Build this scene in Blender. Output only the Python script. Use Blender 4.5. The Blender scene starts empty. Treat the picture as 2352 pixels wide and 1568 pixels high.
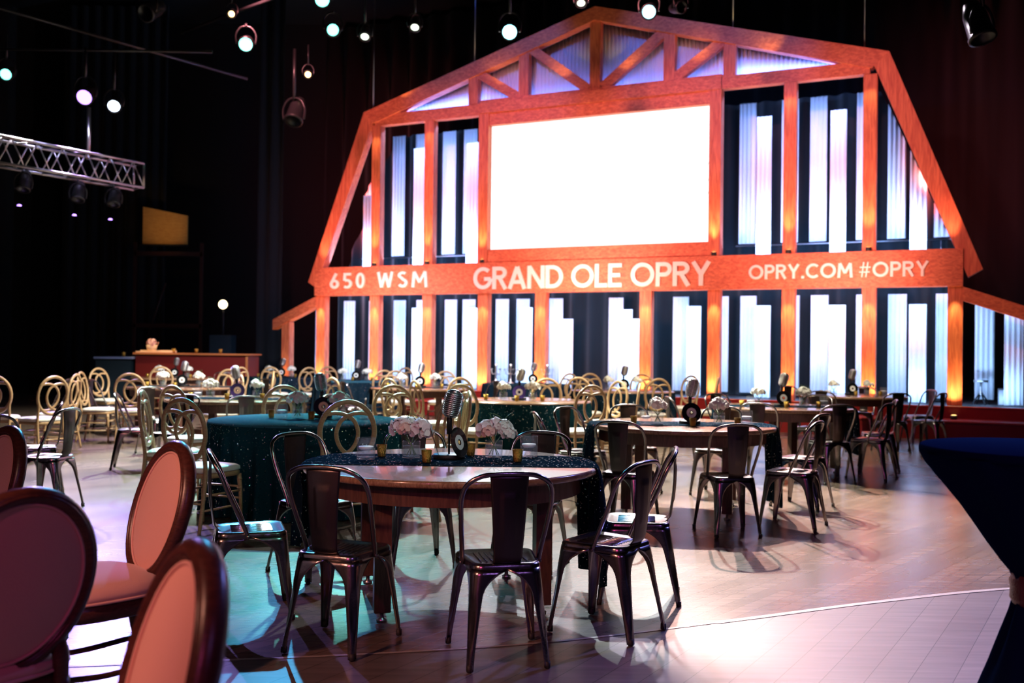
import bpy, math, random
from mathutils import Vector, Matrix
C = bpy.context.scene.collection
SC = bpy.context.scene
PI = math.pi
rnd = random.Random(7)

# ------------------------------------------------------------------ camera
cam = bpy.data.cameras.new('camera'); camo = bpy.data.objects.new('camera', cam); C.objects.link(camo)
cam.sensor_width = 36.0; cam.lens = 2278.0 / 2352 * 36
p_, r_ = 0.0088, 0.0124
fwd = Vector((0, math.cos(p_), math.sin(p_))); rt = Vector((1, 0, 0)); up = rt.cross(fwd)
rt2 = math.cos(r_) * rt + math.sin(r_) * up; up2 = -math.sin(r_) * rt + math.cos(r_) * up
M = Matrix((rt2, up2, -fwd)).transposed().to_4x4(); M.translation = (0, 0, 1.40)
camo.matrix_world = M
cam.clip_end = 200
cam.dof.use_dof = True; cam.dof.focus_distance = 5.4; cam.dof.aperture_fstop = 2.4
SC.camera = camo

# ------------------------------------------------------------------ world, exposure
w = bpy.data.worlds.new('world'); SC.world = w; w.use_nodes = True
w.node_tree.nodes['Background'].inputs[0].default_value = (0.10, 0.12, 0.22, 1)
w.node_tree.nodes['Background'].inputs[1].default_value = 0.03
SC.view_settings.view_transform = 'Standard'; SC.view_settings.look = 'None'
SC.view_settings.gamma = 1.0; SC.view_settings.exposure = 0.0; SC.view_settings.use_curve_mapping = False

try: SC.cycles.transparent_max_bounces = 32
except Exception: pass
# ------------------------------------------------------------------ lights
def spot(loc, aim, power, col, ang=30, blend=.5, rad=.08, name='spot_lamp'):
    l = bpy.data.lights.new(name, 'SPOT'); l.energy = power; l.color = col; l.spot_size = math.radians(ang)
    l.spot_blend = blend; l.shadow_soft_size = rad
    o = bpy.data.objects.new(name, l); C.objects.link(o); o.location = loc
    o.rotation_euler = (Vector(aim) - Vector(loc)).to_track_quat('-Z', 'Y').to_euler()
    return o
def area(loc, xdir, zdir, sx, sy, power, col, name='strip_lamp'):
    l = bpy.data.lights.new(name, 'AREA'); l.shape = 'RECTANGLE'; l.size = sx; l.size_y = sy; l.energy = power; l.color = col
    o = bpy.data.objects.new(name, l); C.objects.link(o)
    z = -Vector(zdir).normalized(); x = Vector(xdir).normalized(); y = z.cross(x).normalized()
    m = Matrix((x, y, z)).transposed().to_4x4(); m.translation = loc; o.matrix_world = m
    return o
# stage facade frame: s along the facade, z up, n towards the audience
YAW = 0.4471
U = Vector((math.cos(YAW), -math.sin(YAW), 0)); N = Vector((-math.sin(YAW), -math.cos(YAW), 0)); O0 = Vector((1.643, 20.2, 0))
def B(s, z, n=0.0): return O0 + U * s + N * n + Vector((0, 0, z))

WARMPINK = (1.0, .62, .52); TEAL = (.25, 1.0, .78); CYAN = (.35, .85, 1.0)
# back light from the rig onto the tables and floor
spot((3.0, 16.4, 7.3), (2.9, 7.6, 0), 12500, WARMPINK, 25, .35, .05)
spot((1.2, 15.8, 7.4), (1.6, 5.4, 0), 1900, (.86, .74, 1.0), 22, .6, .06)
spot((4.5, 14.5, 7.4), (3.4, 6.0, 0), 3000, (.95, .80, .95), 28, .6, .08)
spot((6.5, 11.0, 7.2), (2.3, 3.6, 0), 4200, (.26, .28, 1.0), 34, .8, .1)
spot((-.1, 15.6, 6.3), (-.4, 6.9, .6), 3000, (.80, .95, 1.0), 20, .5, .05)
spot((2.13, 15.6, 6.6), (1.5, 9.8, .4), 9500, (.92, 1.0, .95), 34, .6, .05)
spot((-3.23, 17.2, 6.8), (-2.0, 9.8, .4), 8500, (.25, .95, .85), 26, .5, .06)
spot((-4.76, 17.2, 6.5), (-3.3, 12.4, .4), 11500, (.70, 1.0, .85), 36, .5, .06)
spot((-3.11, 15.6, 6.8), (.2, 12.4, .4), 11500, (.95, 1.0, .80), 44, .5, .06)
spot((-8.73, 16.9, 5.8), (-4.1, 10.0, .2), 7500, (1.0, .84, .90), 21, .5, .06)
spot((-7.37, 16.9, 5.4), (-5.2, 12.6, 0), 3500, (.60, .40, 1.0), 50, .6, .06)
spot((-6.87, 16.9, 5.3), (-2.2, 5.6, 0), 4200, (.42, .30, 1.0), 18, .5, .06)
spot((-4.0, 17.5, 7.2), (-.9, 4.5, 0), 3600, (.06, .40, .75), 17, .7, .06)
spot((-1.0, 13.0, 7.6), (-5.4, 15.4, .4), 7500, (1.0, .98, .82), 60, .6, .06)
spot((3.0, 11.0, 7.6), (2.2, 15.4, .4), 4200, (1.0, .88, .66), 62, .8, .1)
spot((-1.0, 13.0, 7.6), (-3.0, 18.6, .4), 5500, (.90, .90, 1.0), 62, .8, .1)
# low fill from the house side
spot((-2.5, -4.0, 4.2), (-.4, 6.0, .4), 230, (1.0, .10, .42), 50, .6, .12)
spot((3.2, -3.0, 5.0), (.8, 5.5, .2), 130, (.50, .25, 1.0), 50, .6, .15)
spot((-3.6, .6, 3.6), (-1.3, 3.0, .7), 640, (1.0, .40, .27), 42, .6, .1)
spot((-1.6, -3.0, 5.5), (-3.4, 11.0, .6), 300, (1.0, .60, .36), 44, .6, .12)
spot((3.4, .5, 6.5), (-1.45, 6.3, .6), 360, (.30, 1.0, .80), 19, .5, .06)
spot((1.0, -.5, 5.6), (-.35, 5.8, .9), 300, (1.0, .80, .90), 13, .8, .08)  # front spot added to brighten the flowers on the near table
# amber wash on the facade
for s_, pw in ((-5.5, 1), (-2, 1.0), (2, 1.0), (5.5, 1.0)):
    spot(B(s_ * .75, 7.6, 6.0), B(s_, 4.4, 0), 1050 * pw, (1.0, .30, .33), 62, .8, .1)
# wall of blue and white wash strips inside the facade
BW = (.30, .55, 1.0)
area(B(0, .62, -.16), U, Vector((0, 0, 1)) * .75 - N, 15.4, .10, 250, BW)
area(B(0, 2.62, -.22), U, Vector((0, 0, -1)) * .9 - N, 15.0, .10, 250, BW)
area(B(-4.6, 3.34, -.16), U, Vector((0, 0, 1)) * .9 - N, 4.0, .10, 150, (.22, .44, 1.0))
area(B(4.6, 3.34, -.16), U, Vector((0, 0, 1)) * .9 - N, 4.0, .10, 150, (.22, .44, 1.0))
area(B(0, 6.74, -.10), U, Vector((0, 0, 1)) * 1.0 - N * .55, 9.4, .08, 80, (.10, .22, 1.0))
for s_ in (-1, 1): area(B(4.0 * s_, 6.42, -.2), U, Vector((0, 0, -1)) - N * .6, 2.6, .10, 60, (.22, .40, 1.0))
for s_ in (-2.4, 2.4): spot(B(s_, 9.8, 5.5), B(s_, 7.2, -.2), 650, (.10, .22, 1.0), 42, .5, .1)  # blue spots added in front of the facade to light the gable
for s_ in (-1, 1): spot(B(6.3 * s_, 4.6, -.35), B(7.8 * s_, 5.6, -5), 800, (1.0, .12, .10), 95, 1, .2)  # red spots added behind the rakes, standing in for spill on the backdrop

# ------------------------------------------------------------------ materials
def mat(name, col, rough=.5, metal=0.0, spec=.5, bump=None, emit=None, es=0, coat=0, trans=0, ior=1.45, sheen=0):
    m = bpy.data.materials.new(name); m.use_nodes = True; nt = m.node_tree; b = nt.nodes['Principled BSDF']
    b.inputs['Base Color'].default_value = (*col, 1); b.inputs['Roughness'].default_value = rough
    b.inputs['Metallic'].default_value = metal; b.inputs['Specular IOR Level'].default_value = spec
    b.inputs['Coat Weight'].default_value = coat; b.inputs['Transmission Weight'].default_value = trans; b.inputs['IOR'].default_value = ior
    b.inputs['Sheen Weight'].default_value = sheen
    if emit: b.inputs['Emission Color'].default_value = (*emit, 1); b.inputs['Emission Strength'].default_value = es
    if bump:
        sc, st = bump
        t = nt.nodes.new('ShaderNodeTexCoord'); n = nt.nodes.new('ShaderNodeTexNoise'); n.inputs['Scale'].default_value = sc; n.inputs['Detail'].default_value = 4
        bp = nt.nodes.new('ShaderNodeBump'); bp.inputs['Strength'].default_value = st; bp.inputs['Distance'].default_value = .01
        nt.links.new(t.outputs['Object'], n.inputs['Vector']); nt.links.new(n.outputs['Fac'], bp.inputs['Height']); nt.links.new(bp.outputs['Normal'], b.inputs['Normal'])
    return m
def wood(name, c1, c2, rough, stretch, rot=0.0, coord='Object', bands=7.0, coat=0):
    m = mat(name, c1, rough, coat=coat); nt = m.node_tree; b = nt.nodes['Principled BSDF']; L = nt.links
    t = nt.nodes.new('ShaderNodeTexCoord'); mp = nt.nodes.new('ShaderNodeMapping'); mp.inputs['Scale'].default_value = stretch; mp.inputs['Rotation'].default_value = (0, 0, rot)
    n = nt.nodes.new('ShaderNodeTexNoise'); n.inputs['Scale'].default_value = bands; n.inputs['Detail'].default_value = 6; n.inputs['Distortion'].default_value = .8
    r = nt.nodes.new('ShaderNodeValToRGB'); r.color_ramp.elements[0].position = .36; r.color_ramp.elements[1].position = .66
    r.color_ramp.elements[0].color = (*c2, 1); r.color_ramp.elements[1].color = (*c1, 1)
    L.new(t.outputs[coord], mp.inputs['Vector']); L.new(mp.outputs['Vector'], n.inputs['Vector']); L.new(n.outputs['Fac'], r.inputs['Fac']); L.new(r.outputs['Color'], b.inputs['Base Color'])
    return m
def floor_mat(name, c1, c2, rot, rough, pw, pl_):
    m = mat(name, c1, rough, spec=.30); nt = m.node_tree; b = nt.nodes['Principled BSDF']; L = nt.links
    t = nt.nodes.new('ShaderNodeTexCoord'); mp = nt.nodes.new('ShaderNodeMapping'); mp.inputs['Rotation'].default_value = (0, 0, rot)
    br = nt.nodes.new('ShaderNodeTexBrick'); br.inputs['Scale'].default_value = 1; br.inputs['Brick Width'].default_value = pl_; br.inputs['Row Height'].default_value = pw
    br.inputs['Mortar Size'].default_value = .0018; br.inputs['Color1'].default_value = (*c1, 1); br.inputs['Color2'].default_value = (*c2, 1); br.inputs['Mortar'].default_value = (.01, .008, .007, 1)
    mp2 = nt.nodes.new('ShaderNodeMapping'); mp2.inputs['Rotation'].default_value = (0, 0, rot); mp2.inputs['Scale'].default_value = (1.6, 22, 1)
    n = nt.nodes.new('ShaderNodeTexNoise'); n.inputs['Scale'].default_value = 1.3; n.inputs['Detail'].default_value = 8
    mx = nt.nodes.new('ShaderNodeMixRGB'); mx.blend_type = 'OVERLAY'; mx.inputs[0].default_value = .6
    n2 = nt.nodes.new('ShaderNodeTexNoise'); n2.inputs['Scale'].default_value = 1.1; n2.inputs['Detail'].default_value = 6
    mr = nt.nodes.new('ShaderNodeMapRange'); mr.inputs['To Min'].default_value = rough - .05; mr.inputs['To Max'].default_value = rough + .07
    bp = nt.nodes.new('ShaderNodeBump'); bp.inputs['Strength'].default_value = .10; bp.inputs['Distance'].default_value = .002
    L.new(t.outputs['Object'], mp.inputs['Vector']); L.new(t.outputs['Object'], mp2.inputs['Vector']); L.new(t.outputs['Object'], n2.inputs['Vector'])
    L.new(mp.outputs['Vector'], br.inputs['Vector']); L.new(mp2.outputs['Vector'], n.inputs['Vector'])
    L.new(br.outputs['Color'], mx.inputs[1]); L.new(n.outputs['Fac'], mx.inputs[2]); L.new(mx.outputs[0], b.inputs['Base Color'])
    L.new(n2.outputs['Fac'], mr.inputs['Value']); L.new(mr.outputs['Result'], b.inputs['Roughness'])
    L.new(n.outputs['Fac'], bp.inputs['Height']); L.new(bp.outputs['Normal'], b.inputs['Normal'])
    return m
def sequin(name, col, rough=.75):
    m = mat(name, col, rough, spec=0.0); nt = m.node_tree; b = nt.nodes['Principled BSDF']; L = nt.links; out = nt.nodes['Material Output']
    t = nt.nodes.new('ShaderNodeTexCoord'); v = nt.nodes.new('ShaderNodeTexVoronoi'); v.inputs['Scale'].default_value = 150
    g = nt.nodes.new('ShaderNodeNewGeometry'); sub = nt.nodes.new('ShaderNodeVectorMath'); sub.operation = 'SUBTRACT'; sub.inputs[1].default_value = (.5, .5, .5)
    mul = nt.nodes.new('ShaderNodeVectorMath'); mul.operation = 'SCALE'; mul.inputs['Scale'].default_value = 1.0
    add = nt.nodes.new('ShaderNodeVectorMath'); add.operation = 'ADD'; nrm = nt.nodes.new('ShaderNodeVectorMath'); nrm.operation = 'NORMALIZE'
    L.new(t.outputs['Object'], v.inputs['Vector']); L.new(v.outputs['Color'], sub.inputs[0]); L.new(sub.outputs[0], mul.inputs[0])
    L.new(g.outputs['Normal'], add.inputs[0]); L.new(mul.outputs[0], add.inputs[1]); L.new(add.outputs[0], nrm.inputs[0])
    gl = nt.nodes.new('ShaderNodeBsdfGlossy'); gl.inputs['Roughness'].default_value = .16; gl.inputs['Color'].default_value = (.75, .85, .9, 1); L.new(nrm.outputs[0], gl.inputs['Normal'])
    sx = nt.nodes.new('ShaderNodeSeparateColor'); mt = nt.nodes.new('ShaderNodeMath'); mt.operation = 'GREATER_THAN'; mt.inputs[1].default_value = .955
    mu = nt.nodes.new('ShaderNodeMath'); mu.operation = 'MULTIPLY'; mu.inputs[1].default_value = .8; mx = nt.nodes.new('ShaderNodeMixShader')
    L.new(v.outputs['Color'], sx.inputs[0]); L.new(sx.outputs[1], mt.inputs[0]); L.new(mt.outputs[0], mu.inputs[0]); L.new(mu.outputs[0], mx.inputs[0])
    L.new(b.outputs[0], mx.inputs[1]); L.new(gl.outputs[0], mx.inputs[2]); L.new(mx.outputs[0], out.inputs['Surface'])
    return m
M_ = {}
M_['floor'] = floor_mat('stage_floor_planks', (.15, .105, .082), (.105, .074, .058), -math.radians(49), .25, .085, 2.2)
M_['floor2'] = floor_mat('apron_floor_planks', (.125, .105, .098), (.105, .088, .084), -math.radians(58), .34, .16, 60.0)
M_['seam'] = wood('worn_floor_seam', (.42, .38, .33), (.16, .13, .11), .4, (2, 30, 1))
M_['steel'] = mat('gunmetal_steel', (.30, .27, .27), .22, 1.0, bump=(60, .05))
M_['steelshade'] = mat('gunmetal_steel_back_shaded', (.09, .075, .075), .34, 1.0, bump=(60, .05))  # same steel darkened: shade of the backlit chair backs put into the colour
M_['rubber'] = mat('black_rubber', (.015, .015, .015), .6)
M_['gold'] = wood('gold_washed_wood', (.50, .33, .17), (.34, .20, .10), .35, (4, 4, 30))
M_['cream'] = mat('cream_cushion', (.78, .76, .68), .6, sheen=.3, bump=(90, .1))
M_['walnut'] = wood('dark_walnut', (.085, .028, .020), (.045, .014, .011), .32, (6, 6, 26))
M_['pink'] = mat('dusty_pink_linen', (.66, .36, .30), .85, sheen=.3, bump=(260, .25))
M_['table'] = wood('farm_table_wood', (.30, .17, .10), (.17, .085, .05), .20, (1.2, 14, 6), rot=.5, coat=.3)
M_['tableleg'] = wood('farm_table_leg', (.12, .052, .034), (.07, .028, .02), .4, (10, 10, 1.5))
M_['seq'] = sequin('dark_sequin_cloth', (.006, .016, .028)); M_['seqs'] = sequin('teal_sequin_skirt_shaded', (.005, .026, .036)); M_['seqt'] = sequin('teal_sequin_cloth', (.022, .075, .115))  # skirt copy of the teal cloth is darkened, its shade put into the colour
M_['black'] = mat('black_enamel', (.010, .010, .011), .5, spec=.3); M_['blackgloss'] = mat('black_vinyl', (.008, .008, .009), .12)
M_['spandex'] = mat('navy_stretch_cloth', (.005, .014, .048), .9, spec=0.0, bump=(400, .2))
M_['sash'] = mat('rust_sequin_sash', (.22, .07, .05), .4, .3, bump=(160, .8))
M_['rwood'] = wood('red_barn_wood', (.86, .26, .13), (.60, .13, .07), .55, (1.2, 8, 8), bands=3.0)
M_['rwoodv'] = wood('red_barn_wood_upright', (.86, .26, .13), (.60, .13, .07), .55, (8, 8, .9), bands=3.0)
M_['letter'] = mat('cream_letters', (.95, .92, .86), .5)
M_['corr'] = mat('white_corrugated_metal', (.80, .82, .86), .45, .0)
M_['stage'] = mat('dark_red_stage_paint', (.22, .012, .012), .35, bump=(12, .1))
M_['deck'] = mat('black_stage_deck', (.045, .05, .055), .45)
M_['trimred'] = mat('red_stage_nosing', (.55, .06, .04), .3)
M_['curtain'] = mat('dark_navy_drape', (.002, .008, .013), .9, sheen=.2)
M_['blackdrape'] = mat('black_velour_drape', (.006, .004, .004), .95, sheen=.1)
M_['ceiling'] = mat('black_ceiling', (.008, .008, .008), .9)
M_['screen'] = mat('led_screen', (.0, .0, .0), .5, emit=(1, 1, 1), es=1.6)
M_['line'] = mat('led_screen_line', (0, 0, 0), .5, emit=(.42, .74, .70), es=1.0)
def thin(name, tint, ior):
    m = bpy.data.materials.new(name); m.use_nodes = True; nt = m.node_tree; nt.nodes.remove(nt.nodes['Principled BSDF']); o = nt.nodes['Material Output']
    tr = nt.nodes.new('ShaderNodeBsdfTransparent'); tr.inputs[0].default_value = (*tint, 1); g = nt.nodes.new('ShaderNodeBsdfGlossy'); g.inputs['Roughness'].default_value = .04
    lw = nt.nodes.new('ShaderNodeLayerWeight'); lw.inputs[0].default_value = .5; pw = nt.nodes.new('ShaderNodeMath'); pw.operation = 'POWER'; pw.inputs[1].default_value = 4.0
    nt.links.new(lw.outputs['Facing'], pw.inputs[0]); fr = nt.nodes.new('ShaderNodeMath'); fr.operation = 'MULTIPLY_ADD'; fr.inputs[1].default_value = (ior - 1) * 1.6; fr.inputs[2].default_value = .03; nt.links.new(pw.outputs[0], fr.inputs[0]); mx = nt.nodes.new('ShaderNodeMixShader')
    nt.links.new(fr.outputs[0], mx.inputs[0]); nt.links.new(tr.outputs[0], mx.inputs[1]); nt.links.new(g.outputs[0], mx.inputs[2]); df = nt.nodes.new('ShaderNodeBsdfDiffuse'); df.inputs[0].default_value = (.9, .93, 1, 1); m2 = nt.nodes.new('ShaderNodeMixShader'); m2.inputs[0].default_value = .05
    nt.links.new(mx.outputs[0], m2.inputs[1]); nt.links.new(df.outputs[0], m2.inputs[2]); nt.links.new(m2.outputs[0], o.inputs['Surface']); return m
M_['glass'] = thin('clear_glass', (.97, .98, .99), 1.28); M_['water'] = thin('water', (.95, .97, 1.0), 1.2)
M_['wax'] = mat('white_wax', (.85, .84, .88), .5)
M_['mercury'] = mat('gold_mercury_glass', (.42, .26, .05), .28, .85, bump=(140, .7))
M_['flame'] = mat('candle_flame', (1, .5, .1), .5, emit=(1, .45, .12), es=14)
M_['petal'] = mat('pale_pink_petals', (.90, .74, .76), .6, sheen=.2); M_['petalw'] = mat('white_petals', (.84, .84, .78), .6, sheen=.2)
M_['petalp'] = mat('peach_petals', (.88, .52, .46), .6)
M_['stem'] = mat('green_stems', (.06, .12, .03), .5)
M_['chrome'] = mat('chrome', (.80, .80, .80), .28, 1.0); M_['grille'] = mat('dark_grille', (.16, .16, .17), .4, .7)
M_['label'] = mat('white_record_label', (.80, .80, .78), .5); M_['labelo'] = mat('cream_record_label', (.85, .60, .40), .5)
M_['alu'] = mat('truss_aluminium', (.6, .6, .62), .3, 1.0)
M_['fixture'] = mat('black_fixture_housing', (.02, .02, .022), .3)
M_['barred'] = mat('oxblood_bar_panel', (.16, .012, .010), .5, bump=(8, .1)); M_['bartop'] = mat('amber_bar_top', (.55, .20, .07), .3)
M_['bluelit'] = mat('blue_lit_counter', (.25, .32, .55), .35)  # blue light on the side counter top, put into its base colour
M_['ply'] = wood('plywood_panel', (.55, .27, .06), (.45, .20, .04), .7, (1, 5, 3))
M_['case'] = mat('flight_case_laminate', (.015, .03, .04), .4)
M_['tray'] = mat('warm_lit_tray', (.85, .62, .40), .5)

# ------------------------------------------------------------------ mesh builder
def cr(pts, sub=4, closed=False):
    P = [Vector(p) for p in pts]; n = len(P); out = []
    rng = range(n) if closed else range(n - 1)
    for i in rng:
        a = P[(i - 1) % n] if closed or i > 0 else P[0] * 2 - P[1]
        b, c = P[i], P[(i + 1) % n]
        d = P[(i + 2) % n] if closed or i + 2 < n else P[-1] * 2 - P[-2]
        for k in range(sub):
            t = k / sub
            out.append(.5 * ((2 * b) + (c - a) * t + (2 * a - 5 * b + 4 * c - d) * t * t + (3 * b - a - 3 * c + d) * t ** 3))
    if not closed: out.append(P[-1].copy())
    return out
class MB:
    def __init__(s): s.v = []; s.f = []; s.sm = []
    def add(s, vs, fs, smooth=False):
        o = len(s.v); s.v += [tuple(v) for v in vs]
        for f in fs: s.f.append([i + o for i in f]); s.sm.append(smooth)
        return s
    def box(s, c, d, R=None, b=0.0):
        c = Vector(c); hx, hy, hz = d[0] / 2, d[1] / 2, d[2] / 2; R = R or Matrix.Identity(3)
        if b <= 0:
            vs = [c + R @ Vector((x * hx, y * hy, z * hz)) for z in (-1, 1) for x, y in ((-1, -1), (1, -1), (1, 1), (-1, 1))]
            return s.add(vs, [(3, 2, 1, 0), (4, 5, 6, 7), (0, 1, 5, 4), (1, 2, 6, 5), (2, 3, 7, 6), (3, 0, 4, 7)])
        vs = []
        for z, k in ((-hz, 1), (-hz + b, 0), (hz - b, 0), (hz, 1)):
            for x, y in ((-1, -1), (1, -1), (1, 1), (-1, 1)):
                ix = hx - (b if k else 0); iy = hy - (b if k else 0)
                vs.append(c + R @ Vector((x * ix, y * iy, z)))
        fs = [(3, 2, 1, 0), (12, 13, 14, 15)]
        for j in range(3):
            for i in range(4): fs.append((j * 4 + i, j * 4 + (i + 1) % 4, j * 4 + 4 + (i + 1) % 4, j * 4 + 4 + i))
        return s.add(vs, fs)
    def tube(s, pts, r, n=8, closed=False, flat=None, caps=True, ref=None):
        P = [Vector(p) for p in pts]; m = len(P); vs = []; fs = []
        prev = None
        for i, p in enumerate(P):
            t = (P[(i + 1) % m] - P[i - 1]) if closed else (P[min(i + 1, m - 1)] - P[max(i - 1, 0)])
            t.normalize()
            if prev is None:
                a = Vector(ref) if ref else (Vector((0, 0, 1)) if abs(t.z) < .9 else Vector((1, 0, 0)))
                x = a - t * a.dot(t); x.normalize()
            else:
                a = Vector(ref) if ref else prev
                x = a - t * a.dot(t)
                if x.length < 1e-5: x = prev
                x.normalize()
            prev = x; y = t.cross(x); rr = r(i / (m - 1)) if callable(r) else r
            ry = rr * (flat or 1)
            for k in range(n):
                A = 2 * PI * k / n; vs.append(p + x * math.cos(A) * rr + y * math.sin(A) * ry)
        for i in range(m if closed else m - 1):
            for k in range(n):
                a = i * n + k; b = i * n + (k + 1) % n; c = ((i + 1) % m) * n + (k + 1) % n; d = ((i + 1) % m) * n + k
                fs.append((a, b, c, d))
        s.add(vs, fs, True)
        if caps and not closed:
            o = len(s.v) - len(vs)
            s.f.append([o + k for k in range(n)][::-1]); s.sm.append(False)
            s.f.append([o + (m - 1) * n + k for k in range(n)]); s.sm.append(False)
        return s
    def lathe(s, prof, n=24, c=(0, 0, 0), fn=None, R=None, smooth=True, cap=True):
        c = Vector(c); vs = []; fs = []; R = R or Matrix.Identity(3)
        for j, (r, z) in enumerate(prof):
            for k in range(n):
                A = 2 * PI * k / n; rr = fn(r, z, A, j) if fn else r
                vs.append(c + R @ Vector((rr * math.cos(A), rr * math.sin(A), z)))
        for j in range(len(prof) - 1):
            for k in range(n): fs.append((j * n + k, j * n + (k + 1) % n, (j + 1) * n + (k + 1) % n, (j + 1) * n + k))
        s.add(vs, fs, smooth); o = len(s.v) - len(vs)
        if cap:
            if prof[0][0] > 1e-4: s.f.append([o + k for k in range(n)][::-1]); s.sm.append(False)
            if prof[-1][0] > 1e-4: s.f.append([o + (len(prof) - 1) * n + k for k in range(n)]); s.sm.append(False)
        return s
    def prism(s, poly, a, b, tf):
        """poly: list of 2-D points (counter-clockwise); extruded between depths a and b; tf(x, y, d) -> point"""
        n = len(poly); vs = [tf(x, y, a) for x, y in poly] + [tf(x, y, b) for x, y in poly]
        fs = [tuple(range(n))[::-1], tuple(range(n, 2 * n))] + [(i, (i + 1) % n, n + (i + 1) % n, n + i) for i in range(n)]
        return s.add(vs, fs)
    def grid(s, W, H_, fn, smooth=True):
        vs = [fn(i / W, j / H_) for j in range(H_ + 1) for i in range(W + 1)]
        fs = [(j * (W + 1) + i, j * (W + 1) + i + 1, (j + 1) * (W + 1) + i + 1, (j + 1) * (W + 1) + i) for j in range(H_) for i in range(W)]
        return s.add(vs, fs, smooth)
    def mesh(s, name, m):
        me = bpy.data.meshes.new(name); me.from_pydata(s.v, [], s.f); me.polygons.foreach_set('use_smooth', s.sm)
        me.materials.append(M_[m] if isinstance(m, str) else m); me.update(); return me
def obj(name, mb, m, parent=None, loc=None, label=None):
    me = mb if isinstance(mb, bpy.types.Mesh) else mb.mesh(name, m)
    o = bpy.data.objects.new(name, me); C.objects.link(o)
    if parent: o.parent = parent
    if loc: o.location = loc
    if label: o['label'] = label
    return o
def tag(o, label, cat, group=None):
    o['label'] = label; o['category'] = cat
    if group: o['group'] = group
    return o
def thing(name, label, cat, loc=(0, 0, 0), rz=0, group=None):
    o = bpy.data.objects.new(name, None); C.objects.link(o); o.location = loc; o.rotation_euler = (0, 0, rz); o.empty_display_size = .1
    return tag(o, label, cat, group)
def struct(name, mb, m):
    o = obj(name, mb, m); o['kind'] = 'structure'; return o
def solid(o, t, off=-1):
    md = o.modifiers.new('solidify', 'SOLIDIFY'); md.thickness = t; md.offset = off; return o
KIDS = {}
def kids(o):
    if o.name not in KIDS: KIDS[o.name] = [c for c in bpy.data.objects if c.parent == o]
    return KIDS[o.name]
def dup(root, loc, rz, label, group=None):
    r = root.copy(); C.objects.link(r); r.location = loc; r.rotation_euler = (0, 0, rz); r['label'] = label
    if group: r['group'] = group
    for ch in kids(root):
        c = ch.copy(); C.objects.link(c); c.parent = r
        for g in kids(ch):
            d = g.copy(); C.objects.link(d); d.parent = c
    return r
used = {}
def place(key, maker, loc, rz, label, group=None):
    if key not in used:
        o = maker(label); used[key] = o; o.location = loc; o.rotation_euler = (0, 0, rz)
        if group: o['group'] = group
        return o
    return dup(used[key], loc, rz, label, group)

# ------------------------------------------------------------------ room shell
struct('floor', MB().box((0, 12, -.05), (30, 36, .10)), 'floor')
struct('wall_back', MB().box((0, 29.5, 5.5), (30, .2, 11)), 'blackdrape')
struct('wall_left', MB().box((-14.4, 12, 5.5), (.2, 36, 11)), 'blackdrape')
struct('wall_right', MB().box((14.4, 12, 5.5), (.2, 36, 11)), 'blackdrape')
struct('ceiling', MB().box((0, 12, 11.1), (30, 36, .2)), 'ceiling')
# curved apron in front of the seam
seam = cr([(-4.5, 4.05, 0), (-2.6, 4.22, 0), (-1.4, 4.41, 0), (-.5, 4.58, 0), (.28, 4.80, 0), (1.23, 5.22, 0), (2.08, 5.62, 0), (3.07, 6.0, 0), (4.6, 6.35, 0), (7, 6.6, 0)], 6)
mb = MB()
for i in range(len(seam) - 1):
    a, b = seam[i], seam[i + 1]
    mb.add([(a.x, -5.5, .002), (b.x, -5.5, .002), (b.x, b.y, .002), (a.x, a.y, .002)], [(0, 1, 2, 3)])
struct('trim_1', mb, 'floor2')
mb = MB()
for i in range(len(seam) - 1):
    a, b = seam[i], seam[i + 1]; wa = .012 if a.x < 1 else .022
    mb.add([(a.x, a.y - wa, .0045), (b.x, b.y - wa, .0045), (b.x, b.y + wa, .0045), (a.x, a.y + wa, .0045)], [(0, 1, 2, 3)])
struct('trim_2', mb, 'seam')

# ------------------------------------------------------------------ stage platform
st = thing('stage_platform', 'low stepped stage with dark red front carrying the barn facade', 'stage', B(0, 0))
def BL(s, z, n=0.0): return U * s + N * n + Vector((0, 0, z))
RB = Matrix((U, -N, Vector((0, 0, 1)))).transposed()
obj('step', MB().box(BL(1.52, .155, .50), (18.94, .84, .31), RB), 'stage', st)
obj('nosing', MB().box(BL(1.52, .305, .93), (18.94, .03, .03), RB, .006), 'trimred', st)
obj('riser', MB().box(BL(1.52, .255, .04), (18.94, .08, .51), RB), 'stage', st)
obj('nosing', MB().box(BL(1.52, .515, .085), (18.94, .03, .02), RB, .004), 'trimred', st)
obj('deck', MB().box(BL(1.52, .26, -2.4), (18.94, 4.8, .52), RB), 'deck', st)
# ------------------------------------------------------------------ barn facade
barn = thing('barn_facade', 'large red wooden barn-shaped facade with lettered beam and truss gable', 'stage set', B(0, .52))
def Q(s, z, n=0.0): return U * s + N * n + Vector((0, 0, z - .52))
def beam_poly(name, poly, n0, n1, m, parent=barn):
    # poly (s, z) counter-clockwise seen from the audience
    return obj(name, MB().prism(poly, n0, n1, lambda x, y, d: Q(x, y, d)), m, parent)
def rect(s0, s1, z0, z1): return [(s0, z0), (s1, z0), (s1, z1), (s0, z1)]
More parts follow.
